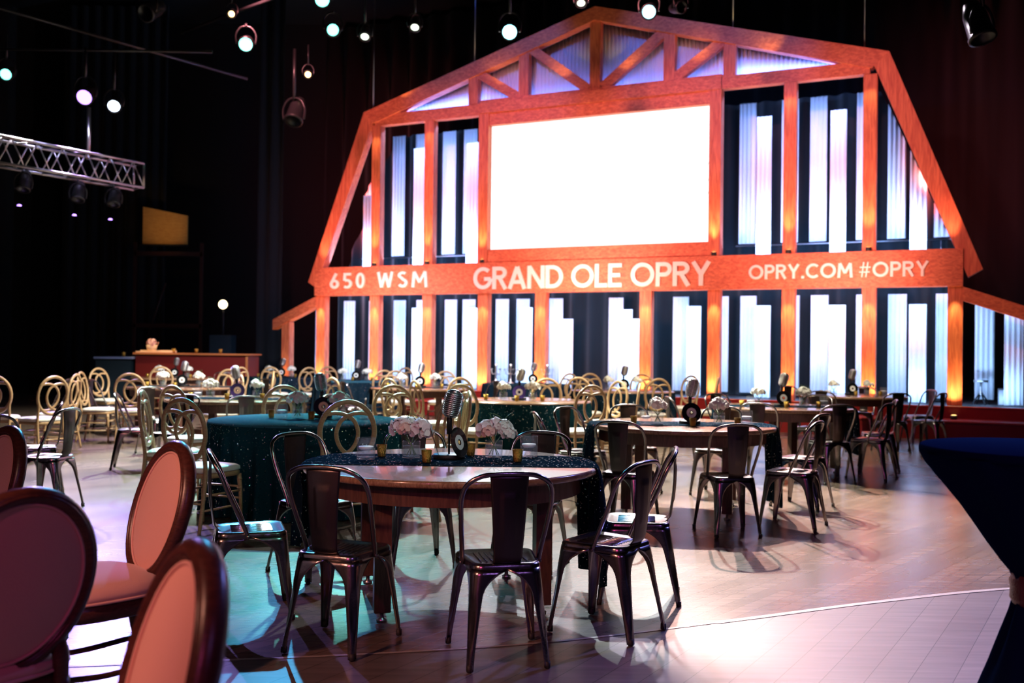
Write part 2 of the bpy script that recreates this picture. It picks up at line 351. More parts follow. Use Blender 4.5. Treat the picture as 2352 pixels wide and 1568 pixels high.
# uprights
for s in (-6.74, -5.26, -3.88, -2.5, -1.15, 1.13, 2.5, 3.9, 5.32, 6.74): beam_poly('post', rect(s - .12, s + .12, .53, 2.61), -.12, .06, 'rwoodv')
for s in (-5.26, -3.88, 3.9, 5.31): beam_poly('upper_post', rect(s - .115, s + .115, 3.25, 6.46), -.12, .06, 'rwoodv')
for s in (-2.51, 2.5): beam_poly('screen_post', rect(s - .115, s + .115, 3.27, 6.68), -.12, .10, 'rwoodv')
for s in (-7.75, 8.15): beam_poly('wing_post', rect(s - .11, s + .11, .53, 2.0 if s < 0 else 1.95), -.12, .06, 'rwoodv')
sign = beam_poly('sign_beam', rect(-6.88, 6.86, 2.61, 3.26), -.14, .12, 'rwood')
beam_poly('screen_sill', rect(-2.39, 2.38, 3.26, 3.54), -.10, .07, 'rwood')
beam_poly('screen_header', rect(-2.39, 2.38, 6.20, 6.46), -.10, .07, 'rwood')
beam_poly('screen_header', rect(-2.62, 2.61, 6.46, 6.69), -.10, .12, 'rwood')
beam_poly('tie_beam', rect(-5.3, -2.62, 6.44, 6.69), -.12, .06, 'rwood')
beam_poly('tie_beam', rect(2.61, 5.3, 6.47, 6.71), -.12, .06, 'rwood')
beam_poly('tie_beam', rect(-2.62, 2.61, 6.68, 6.76), -.12, .06, 'rwood')
beam_poly('rafter', [(-5.60, 6.77), (-5.33, 6.50), (0.0, 8.14), (0.0, 8.42)], -.13, .09, 'rwood')
beam_poly('rafter', [(0.0, 8.42), (0.0, 8.14), (5.33, 6.56), (5.63, 6.83)], -.13, .09, 'rwood')
beam_poly('rake', [(-5.60, 6.77), (-7.09, 2.93), (-6.87, 2.80), (-5.34, 6.56)], -.13, .085, 'rwoodv')
beam_poly('rake', [(5.63, 6.83), (5.37, 6.62), (6.94, 2.76), (7.17, 2.90)], -.13, .085, 'rwoodv')
for s, z in ((-2.80, 7.42), (-1.60, 7.80), (0, 8.25), (1.56, 7.82), (2.75, 7.48)): beam_poly('gable_post', rect(s - .115, s + .115, 6.7, z), -.10, .055, 'rwoodv')
def strut(a, b, wd=.10):
    a = Vector((a[0], a[1])); b = Vector((b[0], b[1])); t = (b - a).normalized(); q = Vector((-t.y, t.x)) * wd
    beam_poly('gable_brace', [tuple(a - q), tuple(b - q), tuple(b + q), tuple(a + q)], -.09, .045, 'rwood')
strut((-2.70, 7.36), (-1.72, 6.74)); strut((-1.50, 7.78), (-.16, 6.76)); strut((.16, 6.76), (1.52, 7.80)); strut((1.66, 6.78), (2.66, 7.44))
beam_poly('wing_roof', [(6.86, 2.36), (8.35, 1.82), (8.35, 2.06), (6.86, 2.60)], -.13, .08, 'rwood')
beam_poly('wing_roof', [(-8.12, 1.82), (-6.86, 2.36), (-6.86, 2.60), (-8.12, 2.06)], -.13, .08, 'rwood')
# corrugated gable infill
def corr_strip(s0, s1, zlo, zhi, n, amp=.018, per=.085, off=.0, frame=Q):
    mb = MB(); k = max(4, int((s1 - s0) / per * 6)); vs = []
    for i in range(k + 1):
        s = s0 + (s1 - s0) * i / k; d = n + amp * math.sin(2 * PI * s / per)
        vs.append(frame(s, zlo(s) if callable(zlo) else zlo, d)); vs.append(frame(s, zhi(s) if callable(zhi) else zhi, d))
    mb.add(vs, [(2 * i, 2 * i + 2, 2 * i + 3, 2 * i + 1) for i in range(k)], True)
    return mb
roofz = lambda s: (8.20 - .302 * abs(s)) if s < 0 else (8.20 - .292 * abs(s))
solid(obj('corrugated_gable_panel', corr_strip(-4.95, 4.95, 6.66, roofz, -.24), 'corr', barn), .004)

# ------------------------------------------------------------------ stroke lettering
LW = .17
def arc(cx, cy, rx, ry, a0, a1, n=20):
    return [(cx + rx * math.cos(math.radians(a0 + (a1 - a0) * i / n)), cy + ry * math.sin(math.radians(a0 + (a1 - a0) * i / n))) for i in range(n + 1)]
h = LW / 2
def glyph(ch):
    if ch == 'G': return .86, [arc(.46, .5, .46 - h, .5 - h, 48, 360 - 2)] + [[(.52, .46), (.86 - h / 2, .46)]]
    if ch == 'R': return .68, [[(h, 0), (h, 1)], [(h, 1 - h), (.34, 1 - h)] + arc(.36, .72 - .0, .22, .28 - h, 90, -90, 12) + [(h, .44 + h)], [(.34, .50), (.62, 0)]]
    if ch == 'P': return .64, [[(h, 0), (h, 1)], [(h, 1 - h), (.34, 1 - h)] + arc(.35, .70, .22, .30 - h, 90, -90, 12) + [(h, .40 + h)]]
    if ch == 'A': return .86, [[(h, 0), (.43, .97)], [(.43, .97), (.86 - h, 0)], [(.20, .30), (.66, .30)]]
    if ch == 'N': return .78, [[(h, 0), (h, 1)], [(h, .97), (.78 - h, .03)], [(.78 - h, 0), (.78 - h, 1)]]
    if ch == 'D': return .78, [[(h, 0), (h, 1)], [(h, 1 - h), (.30, 1 - h)] + arc(.30, .5, .48 - h, .5 - h, 90, -90, 18) + [(h, h)]]
    if ch == 'O': return .98, [arc(.49, .5, .49 - h, .5 - h, 0, 360, 32)]
    if ch == '0': return .56, [arc(.28, .5, .28 - h, .5 - h, 0, 360, 28)]
    if ch == 'L': return .52, [[(h, 0), (h, 1)], [(h, h), (.52, h)]]
    if ch == 'E': return .58, [[(h, 0), (h, 1)], [(h, h), (.58, h)], [(h, .5), (.52, .5)], [(h, 1 - h), (.58, 1 - h)]]
    if ch == 'Y': return .78, [[(h, .98), (.39, .46)], [(.78 - h, .98), (.39, .46)], [(.39, .50), (.39, 0)]]
    if ch == 'W': return 1.02, [[(h, 1), (.28, .04)], [(.28, .04), (.51, .92)], [(.51, .92), (.74, .04)], [(.74, .04), (1.02 - h, 1)]]
    if ch == 'M': return .96, [[(h, 0), (.15, .96)], [(.15, .96), (.48, .30)], [(.48, .30), (.81, .96)], [(.81, .96), (.96 - h, 0)]]
    if ch == 'S': return .56, [arc(.28, .73, .21, .27 - h, 40, 180, 12) + arc(.28, .29, .22, .29 - h, 75, -150, 16)]
    if ch == 'C': return .84, [arc(.48, .5, .48 - h, .5 - h, 46, 314, 24)]
    if ch == '.': return .20, [[(.10, .0), (.10, .17)]]
    if ch == '6': return .58, [arc(.29, .30, .29 - h, .30 - h, 0, 360, 24), [(.09, .36), (.40, .98)]]
    if ch == '5': return .56, [[(.50, 1 - h), (.14, 1 - h)], [(.13, 1), (.10, .50)], arc(.25, .31, .24, .31 - h, 120, -130, 16)]
    if ch == '#': return .76, [[(.20, 0), (.32, 1)], [(.46, 0), (.58, 1)], [(.04, .34), (.68, .34)], [(.08, .66), (.74, .66)]]
    return .42, []
def lettering(text, s0, s1, z0, z1, track, sp, weight=1.0):
    tot = 0; items = []
    for ch in text:
        if ch == ' ': tot += sp; continue
        wd, st_ = glyph(ch); items.append((tot, ch, wd, st_)); tot += wd + track
    tot -= track; k = (s1 - s0) / tot; hz = z1 - z0
    for x0, ch, wd, sts in items:
        mb = MB()
        for q, path in enumerate(sts):
            w2 = LW * weight * (.5 if ch == '#' else 1) / 2; pts = [Vector((x, y)) for x, y in path]
            closed = (pts[0] - pts[-1]).length < 1e-4
            L_, R_ = [], []
            for i, p in enumerate(pts):
                if closed: t = pts[(i + 1) % (len(pts) - 1)] - pts[(i - 1) % (len(pts) - 1)]
                else: t = pts[min(i + 1, len(pts) - 1)] - pts[max(i - 1, 0)]
                t.normalize(); nn = Vector((-t.y, t.x)); L_.append(p + nn * w2); R_.append(p - nn * w2)
            n1 = .150 + .0015 * q
            for i in range(len(pts) - 1):
                P2 = [(s0 + (x0 + v.x) * k, z0 + v.y * hz) for v in (R_[i], R_[i + 1], L_[i + 1], L_[i])]
                vs = [Q(x, y, .12) for x, y in P2] + [Q(x, y, n1) for x, y in P2]
                fs = [(4, 5, 6, 7), (0, 1, 5, 4), (2, 3, 7, 6)]
                if i == 0: fs.append((3, 0, 4, 7))
                if i == len(pts) - 2: fs.append((1, 2, 6, 5))
                mb.add(vs, fs)
        obj('letter', mb, 'letter', sign, label='raised cream character ' + ch)
lettering('650 WSM', -6.43, -3.82, 2.76, 3.12, .26, .50, .95)
lettering('GRAND OLE OPRY', -2.69, 2.46, 2.69, 3.165, .045, .32)
lettering('OPRY.COM #OPRY', 3.18, 6.32, 2.79, 3.06, .10, .26)

# ------------------------------------------------------------------ video screen
scr = thing('video_screen', 'large glowing white video screen in the middle of the barn facade', 'screen', B(0, 3.54))
def QS(s, z, n=0.0): return U * s + N * n + Vector((0, 0, z - 3.54))
obj('housing', MB().prism(rect(-2.38, 2.37, 3.55, 6.19), -.16, -.06, QS), 'black', scr)
obj('display', MB().prism(rect(-2.385, 2.375, 3.545, 6.195), -.06, -.05, QS), 'screen', scr)
for (a, b, c, d) in ((-.02, 5.42, -.62, 4.3), (.02, 5.42, .40, 4.78), (-.02, 5.80, -.38, 5.2), (.0, 5.18, -.36, 4.52), (-.62, 5.0, -1.30, 3.6), (2.35, 5.1, 2.02, 4.4), (2.36, 4.8, 2.05, 4.15), (2.36, 4.55, 2.0, 3.75), (1.95, 4.2, 1.6, 3.6)):
    v = Vector((c - a, d - b)).normalized(); q = Vector((-v.y, v.x)) * .008
    mb = MB().prism([(a - q.x, b - q.y), (c - q.x, d - q.y), (c + q.x, d + q.y), (a + q.x, b + q.y)][::-1], -.05, -.047, QS)
    obj('drawn_line', mb, 'line', scr, label='thin pale green line on the screen')

# ------------------------------------------------------------------ lit corrugated panels behind the facade
BACK, FRONT = -1.3, -.6
low_back = [-7.90, -7.05, -6.32, -5.60, -4.97, -4.20, -3.72, -2.86, -2.34, -1.54, -.13, 1.30, 2.13, 2.70, 3.55, 4.10, 4.95, 5.53, 6.37, 7.04]
low_front = [(-4.66, 2.34), (-3.28, 2.33), (-1.93, 2.33), (-.98, 2.08), (.34, 2.27), (.60, 2.08), (1.78, 2.33), (3.15, 2.33), (4.54, 2.33), (5.95, 2.33), (7.52, 2.14)]
rakel = lambda s: 3.3 + 2.285 * (s + 7.25); raker = lambda s: 3.3 + 2.35 * (6.74 - s)
gl = 'lit corrugated panels behind the facade'
ordn = ['first', 'second', 'third', 'fourth', 'fifth', 'sixth', 'seventh', 'eighth', 'ninth', 'tenth', 'eleventh', 'twelfth', 'thirteenth', 'fourteenth', 'fifteenth', 'sixteenth', 'seventeenth', 'eighteenth', 'nineteenth', 'twentieth']
def panel(s, wd, z0, z1, n, label):
    base = B(s + wd / 2, z0, n)
    def fr(x, z, d): return U * (x - s - wd / 2) + N * (d - n) + Vector((0, 0, z - z0))
    o = obj('corrugated_light_panel', corr_strip(s, s + wd, z0, z1, n, .014, .085, frame=fr), 'corr', None, base); solid(o, .004)
    tag(o, label, 'panel', gl); return o
for i, s in enumerate(low_back):
    top = 2.56
    if s < -7.2: top = lambda x: 2.45 + .4 * (x + 7.6)
    if s > 6.9: top = lambda x: 2.62 - .36 * (x - 6.7)
    panel(s, .33, .60, top, BACK, 'tall white panel in the rear row below the beam, %s from the left' % ordn[i])
for i, (s, z) in enumerate(low_front):
    panel(s, .30, .54, z, FRONT, 'shorter ribbed panel in the front row below the beam, %s from left' % ordn[i])
up_back = [-6.45, -5.68, -5.05, -4.30, -3.75, 2.66, 3.50, 4.05, 4.93, 5.50, 6.33]
up_front = [(-6.05, 5.0), (-4.66, 6.0), (-3.28, 6.02), (3.15, 6.02), (4.54, 6.02), (5.95, 5.5)]
for i, s in enumerate(up_back):
    f = (lambda x: min(6.50, rakel(x))) if s < 0 else (lambda x: min(6.48, raker(x)))
    panel(s, .33 if s > 0 else .35, 3.62, f, BACK, 'tall white panel in the rear row above the lettered beam, %s from left' % ordn[i])
for i, (s, z) in enumerate(up_front):
    f = (lambda x, z=z: min(z, rakel(x) + .2)) if s < 0 else (lambda x, z=z: min(z, raker(x)))
    panel(s, .29, 3.28, f, FRONT, 'shorter lavender panel in the front row above the lettered beam, %s from left' % ordn[i])
r = thing('support_rail', 'thin metal rail carrying the rear panels above the left end of the beam', 'rail', B(-4.6, 3.58, BACK)); 
obj('rail', MB().tube([U * -2.0, U * 1.9], .012, 6), 'alu', r); obj('hanger', MB().tube([U * -.6, U * -.6 + Vector((0, 0, -.34))], .008, 6), 'alu', r)
r = thing('support_rail', 'thin metal rail carrying the rear panels above the right end of the beam', 'rail', B(4.7, 3.58, BACK))
obj('rail', MB().tube([U * -2.1, U * 2.0], .012, 6), 'alu', r); obj('hanger', MB().tube([U * 1.75, U * 1.75 + Vector((0, 0, -.34))], .008, 6), 'alu', r)

# ------------------------------------------------------------------ uplights of the posts
def uplight(label):
    t = thing('uplight', label, 'lamp', group='small uplights along the facade')
    obj('housing', MB().lathe([(.05, 0), (.055, .02), (.05, .07)], 14), 'fixture', t)
    obj('lens', MB().lathe([(.001, .072), (.042, .072)], 14, cap=False), mat_lens, t)
    return t
mat_lens = mat('amber_lens', (1, .6, .2), .3, emit=(1, .55, .18), es=9)
OR = (1.0, .66, .22)
names = ['far left', 'second', 'third', 'fourth', 'fifth', 'sixth', 'seventh', 'eighth', 'ninth', 'rightmost']
for i, s in enumerate((-6.74, -5.26, -3.88, -2.5, -1.15, 1.13, 2.5, 3.9, 5.32, 6.74)):
    place('uplight', uplight, B(s, .31, .30), 0, 'small amber uplight at the foot of the %s lower facade post' % names[i])
    spot(B(s, .42, .30), B(s, 2.0, .0), 110, OR, 84, .8, .03)
    spot(B(s, 2.55, .22), B(s, 1.3, .03), 52, (1.0, .72, .24), 56, .8, .03)
place('uplight', uplight, B(-7.75, .31, .30), 0, 'small amber uplight at the foot of the left wing post'); spot(B(-7.75, .42, .30), B(-7.75, 2.2, .05), 26, OR, 70, .8, .03)
place('uplight', uplight, B(8.15, .31, .30), 0, 'small amber uplight at the foot of the right wing post'); spot(B(8.15, .42, .30), B(8.0, 2.2, .05), 20, OR, 70, .8, .03)
for i, s in enumerate((-5.26, -3.88, -2.51, 2.5, 3.9, 5.31)):
    place('uplight', uplight, B(s, 3.262, .09), 0, 'small amber uplight on the lettered beam under upper post %s from the left' % ordn[i])
    spot(B(s, 3.34, .24), B(s, 5.0, .06), 110, OR, 46, .8, .03)
    if abs(s) > 3: spot(B(s, 6.40, .30), B(s, 5.2, .05), 14, OR, 80, .8, .03)
for s0, s1 in ((-6.8, -5.5), (6.85, 5.5)):
    spot(B(s0, 3.2, .28), B(s1, 6.4, .1), 130, (1.0, .33, .16), 60, .8, .03)
for s in (-4.6, -2.2, -.7, .7, 2.2, 3.6): spot(B(s, 6.85, .35), B(s * .93, 8.0, .05), 14, OR, 90, .8, .03)
spot(B(0, 2.2, 2.4), B(0, 2.95, .1), 800, (1.0, .46, .38), 115, 1, .3)  # this and the next two: spots added without fixtures, lighting the lettered beam
spot(B(-5, 2.2, 2.4), B(-5, 2.95, .1), 480, (1.0, .40, .36), 120, 1, .3)
spot(B(5, 2.2, 2.4), B(4.6, 2.95, .1), 560, (1.0, .44, .36), 100, 1, .3)

# ------------------------------------------------------------------ drapes
def drape(name, label, s0, s1, z0, z1, n, m, fold=.07, per=.42, loc=None):
    base = B((s0 + s1) / 2, z0, n); c = (s0 + s1) / 2; k = int((s1 - s0) / per * 10); mb = MB(); vs = []
    ztop = z1 if callable(z1) else (lambda x: z1)
    for i in range(k + 1):
        s = s0 + (s1 - s0) * i / k
        d = fold * math.sin(2 * PI * s / per + .9 * math.sin(s * 1.7)) * (1 + .3 * math.sin(s * 3.1))
        for q in (0, 1): vs.append(U * (s - c) + N * d + Vector((0, 0, 0 if q == 0 else ztop(s) - z0)))
    mb.add(vs, [(2 * i, 2 * i + 2, 2 * i + 3, 2 * i + 1) for i in range(k)], True)
    o = obj(name, mb, m, None, base); solid(o, .006); tag(o, label, 'curtain'); return o
drape('stage_curtain', 'dark navy pleated curtain hanging behind the glowing panels inside the barn outline', -7.6, 6.75, .53, lambda s: max(2.7, min(6.6, 3.3 + 2.285 * (s + 7.35), 3.3 + 2.3 * (6.75 - s))), -1.75, 'curtain')
drape('backdrop_curtain', 'full height black curtain behind the whole stage', -15, 11, 0.0, 10.8, -5.2, 'blackdrape', .12, .7)
def leg_drape(x0, x1, y, label, z=10.8):
    mb = MB(); vs = []; k = int((x1 - x0) / .05)
    for i in range(k + 1):
        x = x0 + (x1 - x0) * i / k; d = .07 * math.sin(2 * PI * x / .33)
        vs += [(x - x0, d, 0), (x - x0, d, z)]
    mb.add(vs, [(2 * i, 2 * i + 2, 2 * i + 3, 2 * i + 1) for i in range(k)], True)
    o = obj('wing_curtain', mb, 'blackdrape', None, (x0, y, 0)); solid(o, .006); tag(o, label, 'curtain')
leg_drape(-6.7, -6.05, 26.0, 'narrow brownish black side curtain between the bar and the barn')
leg_drape(-12.5, -9.6, 27.4, 'wide black side curtain at the far left behind the empty floor')

# ------------------------------------------------------------------ metal cafe chair
def tolix(label):
    t = thing('metal_chair', label, 'chair')
    # seat outline
    def outline(z, ins=0.0, n=6):
        fx, rx, fy, ry, R = .185 - ins, .160 - ins, .178 - ins, -.180 + ins, .06
        cs = [((fx, fy), 0), ((-fx, fy), 90), ((-rx, ry), 180), ((rx, ry), 270)]; out = []
        for (x, y), a0 in cs:
            cx = x - R * (1 if x > 0 else -1); cy = y - R * (1 if y > 0 else -1)
            for k in range(n + 1):
                A = math.radians(a0 + 90 * k / n); out.append((cx + R * math.cos(A), cy + R * math.sin(A), z))
        return out
    mb = MB(); rings = [outline(.418), outline(.440), outline(.449, .006), outline(.451, .016), outline(.446, .030), outline(.444, .06)]
    n = len(rings[0]); vs = [v for r_ in rings for v in r_]
    fs = [(j * n + i, j * n + (i + 1) % n, (j + 1) * n + (i + 1) % n, (j + 1) * n + i) for j in range(len(rings) - 1) for i in range(n)]
    fs.append(tuple(range((len(rings) - 1) * n, len(rings) * n))); mb.add(vs, fs, True)
    for k in range(-4, 5): mb.tube([(k * .026, -.10, .4445), (k * .026, .11, .4445)], .0035, 6)
    obj('seat', mb, 'steel', t)
    fm = None
    for sx in (1, -1):
        for front in (1, 0):
            tx, ty = (.183, .176) if front else (.158, -.178); bx, by = (.215, .215) if front else (.185, -.245)
            sy = 1 if front else -1
            vs = []; NZ = 16; NP = 13
            for j in range(NZ + 1):
                v = j / NZ; z = .424 * (1 - v) + .004; cx = tx + (bx - tx) * v; cy = ty + (by - ty) * v
                a = .018 * (1 - .45 * v)
                e = max(0, 1 - v / .30); armx = a + (tx - .055) * e ** 2.6; army = a + (abs(ty) - .05) * e ** 2.6
                R = .055 * (1 - v) ** 1.5 * .6 + .016
                g = .008 * math.sin(PI * min(1, max(0, (v - .28) / .55)))
                row = []
                for k in range(NP):
                    u = k / (NP - 1)
                    if u < .35: x, y = -(R + armx * (1 - u / .35)), 0
                    elif u > .65: x, y = 0, -(R + army * (u - .65) / .35)
                    else:
                        A = PI / 2 * (1 - (u - .35) / .3); x, y = -R + R * math.cos(A), -R + R * math.sin(A)
                        gg = g * math.sin(PI * (u - .35) / .3); x -= gg; y -= gg
                    row.append((sx * (cx + x), sy * (abs(cy) + y), z))
                vs += row
            fs = [(j * NP + i, j * NP + i + 1, (j + 1) * NP + i + 1, (j + 1) * NP + i) for j in range(NZ) for i in range(NP - 1)]
            lg = solid(obj('leg', MB().add(vs, fs, True), 'steel', t), .004, 0)
            obj('rubber_foot', MB().lathe([(.013, 0), (.015, .004), (.014, .03)], 10, c=(sx * (bx - .012), sy * (abs(by) - .012), 0)), 'rubber', lg)
    mb = MB(); half = [(.178, -.02, .425), (.184, -.05, .50), (.200, -.115, .64), (.205, -.155, .74), (.185, -.190, .805), (.125, -.210, .842), (.05, -.216, .852), (0, -.217, .853)]
    path = cr(half + [(-x, y, z) for x, y, z in half[-2::-1]], 4); mb.tube(path, .0115, 8)
    for sx in (1, -1): mb.lathe([(.001, -.006), (.012, -.004), (.012, .004), (.001, .006)], 8, c=(sx * .186, -.022, .430), R=Matrix.Rotation(PI / 2, 3, 'Y'))
    obj('back_frame', mb, 'steel', t)
    def sp(u, v):
        wd = .062 + .026 * v; z = .440 + .405 * v; y = -.186 - .028 * v - .012 * math.sin(PI * v) + (.03 * (1 - v / .06) if v < .06 else 0)
        x = (u - .5) * 2
        e = .004 if (abs(x) < .46 and .30 < v < .80) else 0
        return (x * wd, y - e + .010 * x * x, z)
    solid(obj('backrest', MB().grid(16, 26, sp), 'steelshade', t), .003)
    return t

# ------------------------------------------------------------------ gold loop-back chair
def loopchair(label):
    t = thing('loop_back_chair', label, 'chair')
    def yb(z): return -.195 - (z - .46) * .13
    rc = .765
    ring = [(.205 * math.sin(2 * PI * k / 40), yb(rc + .232 * math.cos(2 * PI * k / 40)), rc + .232 * math.cos(2 * PI * k / 40)) for k in range(40)]
    obj('back_hoop', MB().tube(ring, .0195, 8, closed=True, flat=.8), 'gold', t)
    for sx in (1, -1):
        ctl = ((-.185, .215), (-.10, .185), (-.03, .205), (.035, .28), (.070, .40), (.082, .53), (.066, .68), (.028, .80), (-.03, .875), (-.085, .895), (-.135, .875))
        pts = cr([(sx * x, yb(rc + .232 - .464 * f), rc + .232 - .464 * f) for x, f in ctl], 3)
        obj('back_curve', MB().tube(pts, .0155, 8, flat=.75), 'gold', t)
    def seatout(z, i):
        P = []
        for k in range(32):
            A = 2 * PI * k / 32; c, s = math.cos(A), math.sin(A); q = 5
            rr = (abs(c) ** q + abs(s) ** q) ** (-1 / q); P.append(((.205 - i) * rr * c * (1 + .05 * s), (.205 - i) * rr * s, z))
        return P
    def stack(rs):
        m_ = MB(); n = 32; vs = [v for r_ in rs for v in r_]
        fs = [(j * n + i, j * n + (i + 1) % n, (j + 1) * n + (i + 1) % n, (j + 1) * n + i) for j in range(len(rs) - 1) for i in range(n)]
        fs += [tuple(range(n))[::-1], tuple(range((len(rs) - 1) * n, len(rs) * n))]; return m_.add(vs, fs, True)
    obj('seat_frame', stack([seatout(.405, .006), seatout(.410, 0), seatout(.438, 0), seatout(.442, .006)]), 'gold', t)
    obj('seat_cushion', stack([seatout(.443, .01), seatout(.450, -.004), seatout(.475, -.002), seatout(.488, .02), seatout(.494, .07)]), 'cream', t)
    for sx in (1, -1):
        fl = MB().tube([(sx * .180, .178, .41), (sx * .185, .183, .33), (sx * .188, .187, .3), (sx * .192, .195, 0)], lambda u: .0185 - .006 * u, 8)
        for z in (.37, .30): fl.lathe([(.017, z - .008), (.021, z), (.017, z + .008)], 10, c=(sx * .183, .182, 0))
        obj('leg', fl, 'gold', t)
        obj('leg', MB().tube(cr([(sx * .186, -.262, 0), (sx * .180, -.215, .25), (sx * .178, yb(.45), .45), (sx * .180, yb(.62), .62), (sx * .195, yb(.70), .70)], 5), lambda u: .0135 + .003 * math.sin(PI * u), 8), 'gold', t)
        for z in (.17, .28): obj('stretcher', MB().tube([(sx * .187, .19, z), (sx * .182, -.235 + z * .1, z)], .008, 8), 'gold', t)
    for z, y in ((.22, .188), (.31, .186), (.22, -.222)): obj('stretcher', MB().tube([(.186, y, z), (-.186, y, z)], .008, 8), 'gold', t)
    return t

# ------------------------------------------------------------------ oval-back upholstered chair
def ovalchair(label):
    t = thing('oval_back_chair', label, 'chair')
    zc = .712; tilt = .27
    def yb(z): return -.215 - (z - .5) * tilt
    def pt(A, k): return Vector((.222 * k * math.sin(A), yb(zc + .262 * k * math.cos(A)), zc + .262 * k * math.cos(A)))
    ring = [pt(2 * PI * k / 48, 1.0) for k in range(48)]
    fr = obj('back_frame', MB().tube(ring, .030, 12, closed=True, flat=.80, ref=(0, 1, 0)), 'walnut', t)
    bead = MB().tube([pt(2 * PI * k / 48, .99) + Vector((0, .024, 0)) for k in range(48)], .009, 8, closed=True)
    bead.tube([pt(2 * PI * k / 48, .99) + Vector((0, -.024, 0)) for k in range(48)], .009, 8, closed=True)
    obj('moulding', bead, 'walnut', fr)
    for side, nm in ((1, 'back_pad'), (-1, 'rear_pad')):
        vs = []; fs = []; nr = 8; na = 40
        for j in range(nr + 1):
            k = .91 * j / nr
            for a in range(na):
                p = pt(2 * PI * a / na, k); vs.append(p + Vector((0, side * (.012 + .022 * (1 - (k / .91) ** 2.4)), 0)))
        fs = [(j * na + i, j * na + (i + 1) % na, (j + 1) * na + (i + 1) % na, (j + 1) * na + i) for j in range(nr) for i in range(na)]
        o = obj(nm, MB().add(vs, fs, True), 'pink', t)
        obj('piping', MB().tube([pt(2 * PI * k / 48, .90) + Vector((0, side * .016, 0)) for k in range(48)], .005, 6, closed=True), 'pink', o)
    def out(z, i, ex=0):
        P = []
        for k in range(40):
            A = 2 * PI * k / 40; c, s = math.cos(A), math.sin(A); q = 3.0; rr = (abs(c) ** q + abs(s) ** q) ** (-1 / q)
            P.append(((.265 - i) * rr * c * (1 + .07 * s), (.25 - i) * rr * s + .01, z))
        return P
    def stack(rs):
        m_ = MB(); n = 40; vs = [v for r_ in rs for v in r_]
        fs = [(j * n + i, j * n + (i + 1) % n, (j + 1) * n + (i + 1) % n, (j + 1) * n + i) for j in range(len(rs) - 1) for i in range(n)]
        fs += [tuple(range(n))[::-1], tuple(range((len(rs) - 1) * n, len(rs) * n))]; return m_.add(vs, fs, True)
    obj('seat_rail', stack([out(.355, .012), out(.36, .0), out(.415, 0), out(.42, .008)]), 'walnut', t)
    sc_ = obj('seat_cushion', stack([out(.42, .02), out(.432, -.004), out(.455, -.006), out(.480, .03), out(.498, .09), out(.505, .16)]), 'pink', t)
    obj('piping', MB().tube([Vector(p) for p in out(.428, -.004)], .006, 6, closed=True), 'pink', sc_)
    for sx in (1, -1):
        obj('stile', MB().tube(cr([(sx * .175, -.215, .38), (sx * .165, -.232, .47), (sx * .160, yb(.53), .53), (sx * .185, yb(.585) - .004, .585)], 4), .024, 10, flat=.9), 'walnut', t)
        obj('leg', MB().lathe([(.012, 0), (.015, .03), (.020, .24), (.026, .28), (.020, .295), (.030, .31), (.030, .36)], 14, c=(sx * .215, .19, 0)), 'walnut', t)
        obj('leg', MB().tube(cr([(sx * .185, -.30, 0), (sx * .178, -.245, .2), (sx * .178, -.215, .40)], 5), lambda u: .016 + .008 * u, 10), 'walnut', t)
        obj('stretcher', MB().tube(cr([(sx * .21, .19, .15), (sx * .19, 0, .13), (sx * .18, -.25, .15)], 5), .012, 8), 'walnut', t)
    return t

# ------------------------------------------------------------------ tables
def woodtable(label):
    t = thing('round_table', label, 'table')
    mb = MB().lathe([(.001, .722), (.80, .722), (.822, .726), (.826, .735), (.826, .752), (.820, .7595), (.812, .761), (.001, .761)], 96)
    obj('tabletop', mb, 'table', t)
    obj('apron', MB().lathe([(.735, .722), (.735, .62), (.715, .62), (.715, .722)], 72, cap=False, smooth=False), 'tableleg', t)
    for k in range(4):
        A = math.radians(13 + 90 * k) ; c = (.60 * math.cos(A), .60 * math.sin(A))
        lg = obj('leg', MB().box((c[0], c[1], .385), (.085, .085, .67), Matrix.Rotation(A + PI / 4, 3, 'Z'), .004), 'tableleg', t)
        obj('levelling_foot', MB().lathe([(.026, 0), (.028, .012), (.012, .02), (.012, .05)], 14, c=(c[0], c[1], 0)), 'chrome', lg)
    return t
def runner(w0=.56, yo=.10, zlow=(.10, .22), lenf=.83, seed=0, mt='seq'):
    rr = random.Random(seed); ph = rr.random() * 6
    L_ = .826; W, Hn = 28, 120
    def fn(u, v):
        y0 = yo + (u - .5) * w0; xe = math.sqrt(L_ * L_ - y0 * y0) + .004
        side = -1 if v < .5 else 1; q = abs(v - .5) * 2  # 0 centre .. 1 hem
        top = .52
        zl = zlow[0] if side < 0 else zlow[1]
        if q < top:
            return (side * xe * q / top, y0 + .003 * math.sin(9 * v * 6 + ph), .7635 + .0015 * math.sin(u * 31 + v * 40))
        k = (q - top) / (1 - top)
        drop = (.7635 - zl) * k
        f = min(1, k * 3)
        x = xe + .014 * min(1, k * 12) + f * .028 * math.sin(u * 25 + ph + side) + .02 * k
        y = y0 * (1 - .10 * k) + yo * .1 * k + f * .012 * math.cos(u * 25 + ph)
        return (side * x, y, .7635 - drop)
    return MB().grid(W, Hn, fn)
def clothtable(label, top='seqt', skirt='seqt'):
    t = thing('cloth_covered_table', label, 'table')
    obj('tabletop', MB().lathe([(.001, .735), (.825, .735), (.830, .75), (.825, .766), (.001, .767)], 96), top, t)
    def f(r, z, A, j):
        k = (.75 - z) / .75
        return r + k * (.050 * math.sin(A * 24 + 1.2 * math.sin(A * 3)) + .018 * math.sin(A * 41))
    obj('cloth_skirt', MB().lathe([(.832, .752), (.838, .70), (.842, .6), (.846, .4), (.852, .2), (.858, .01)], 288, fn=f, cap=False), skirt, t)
    return t

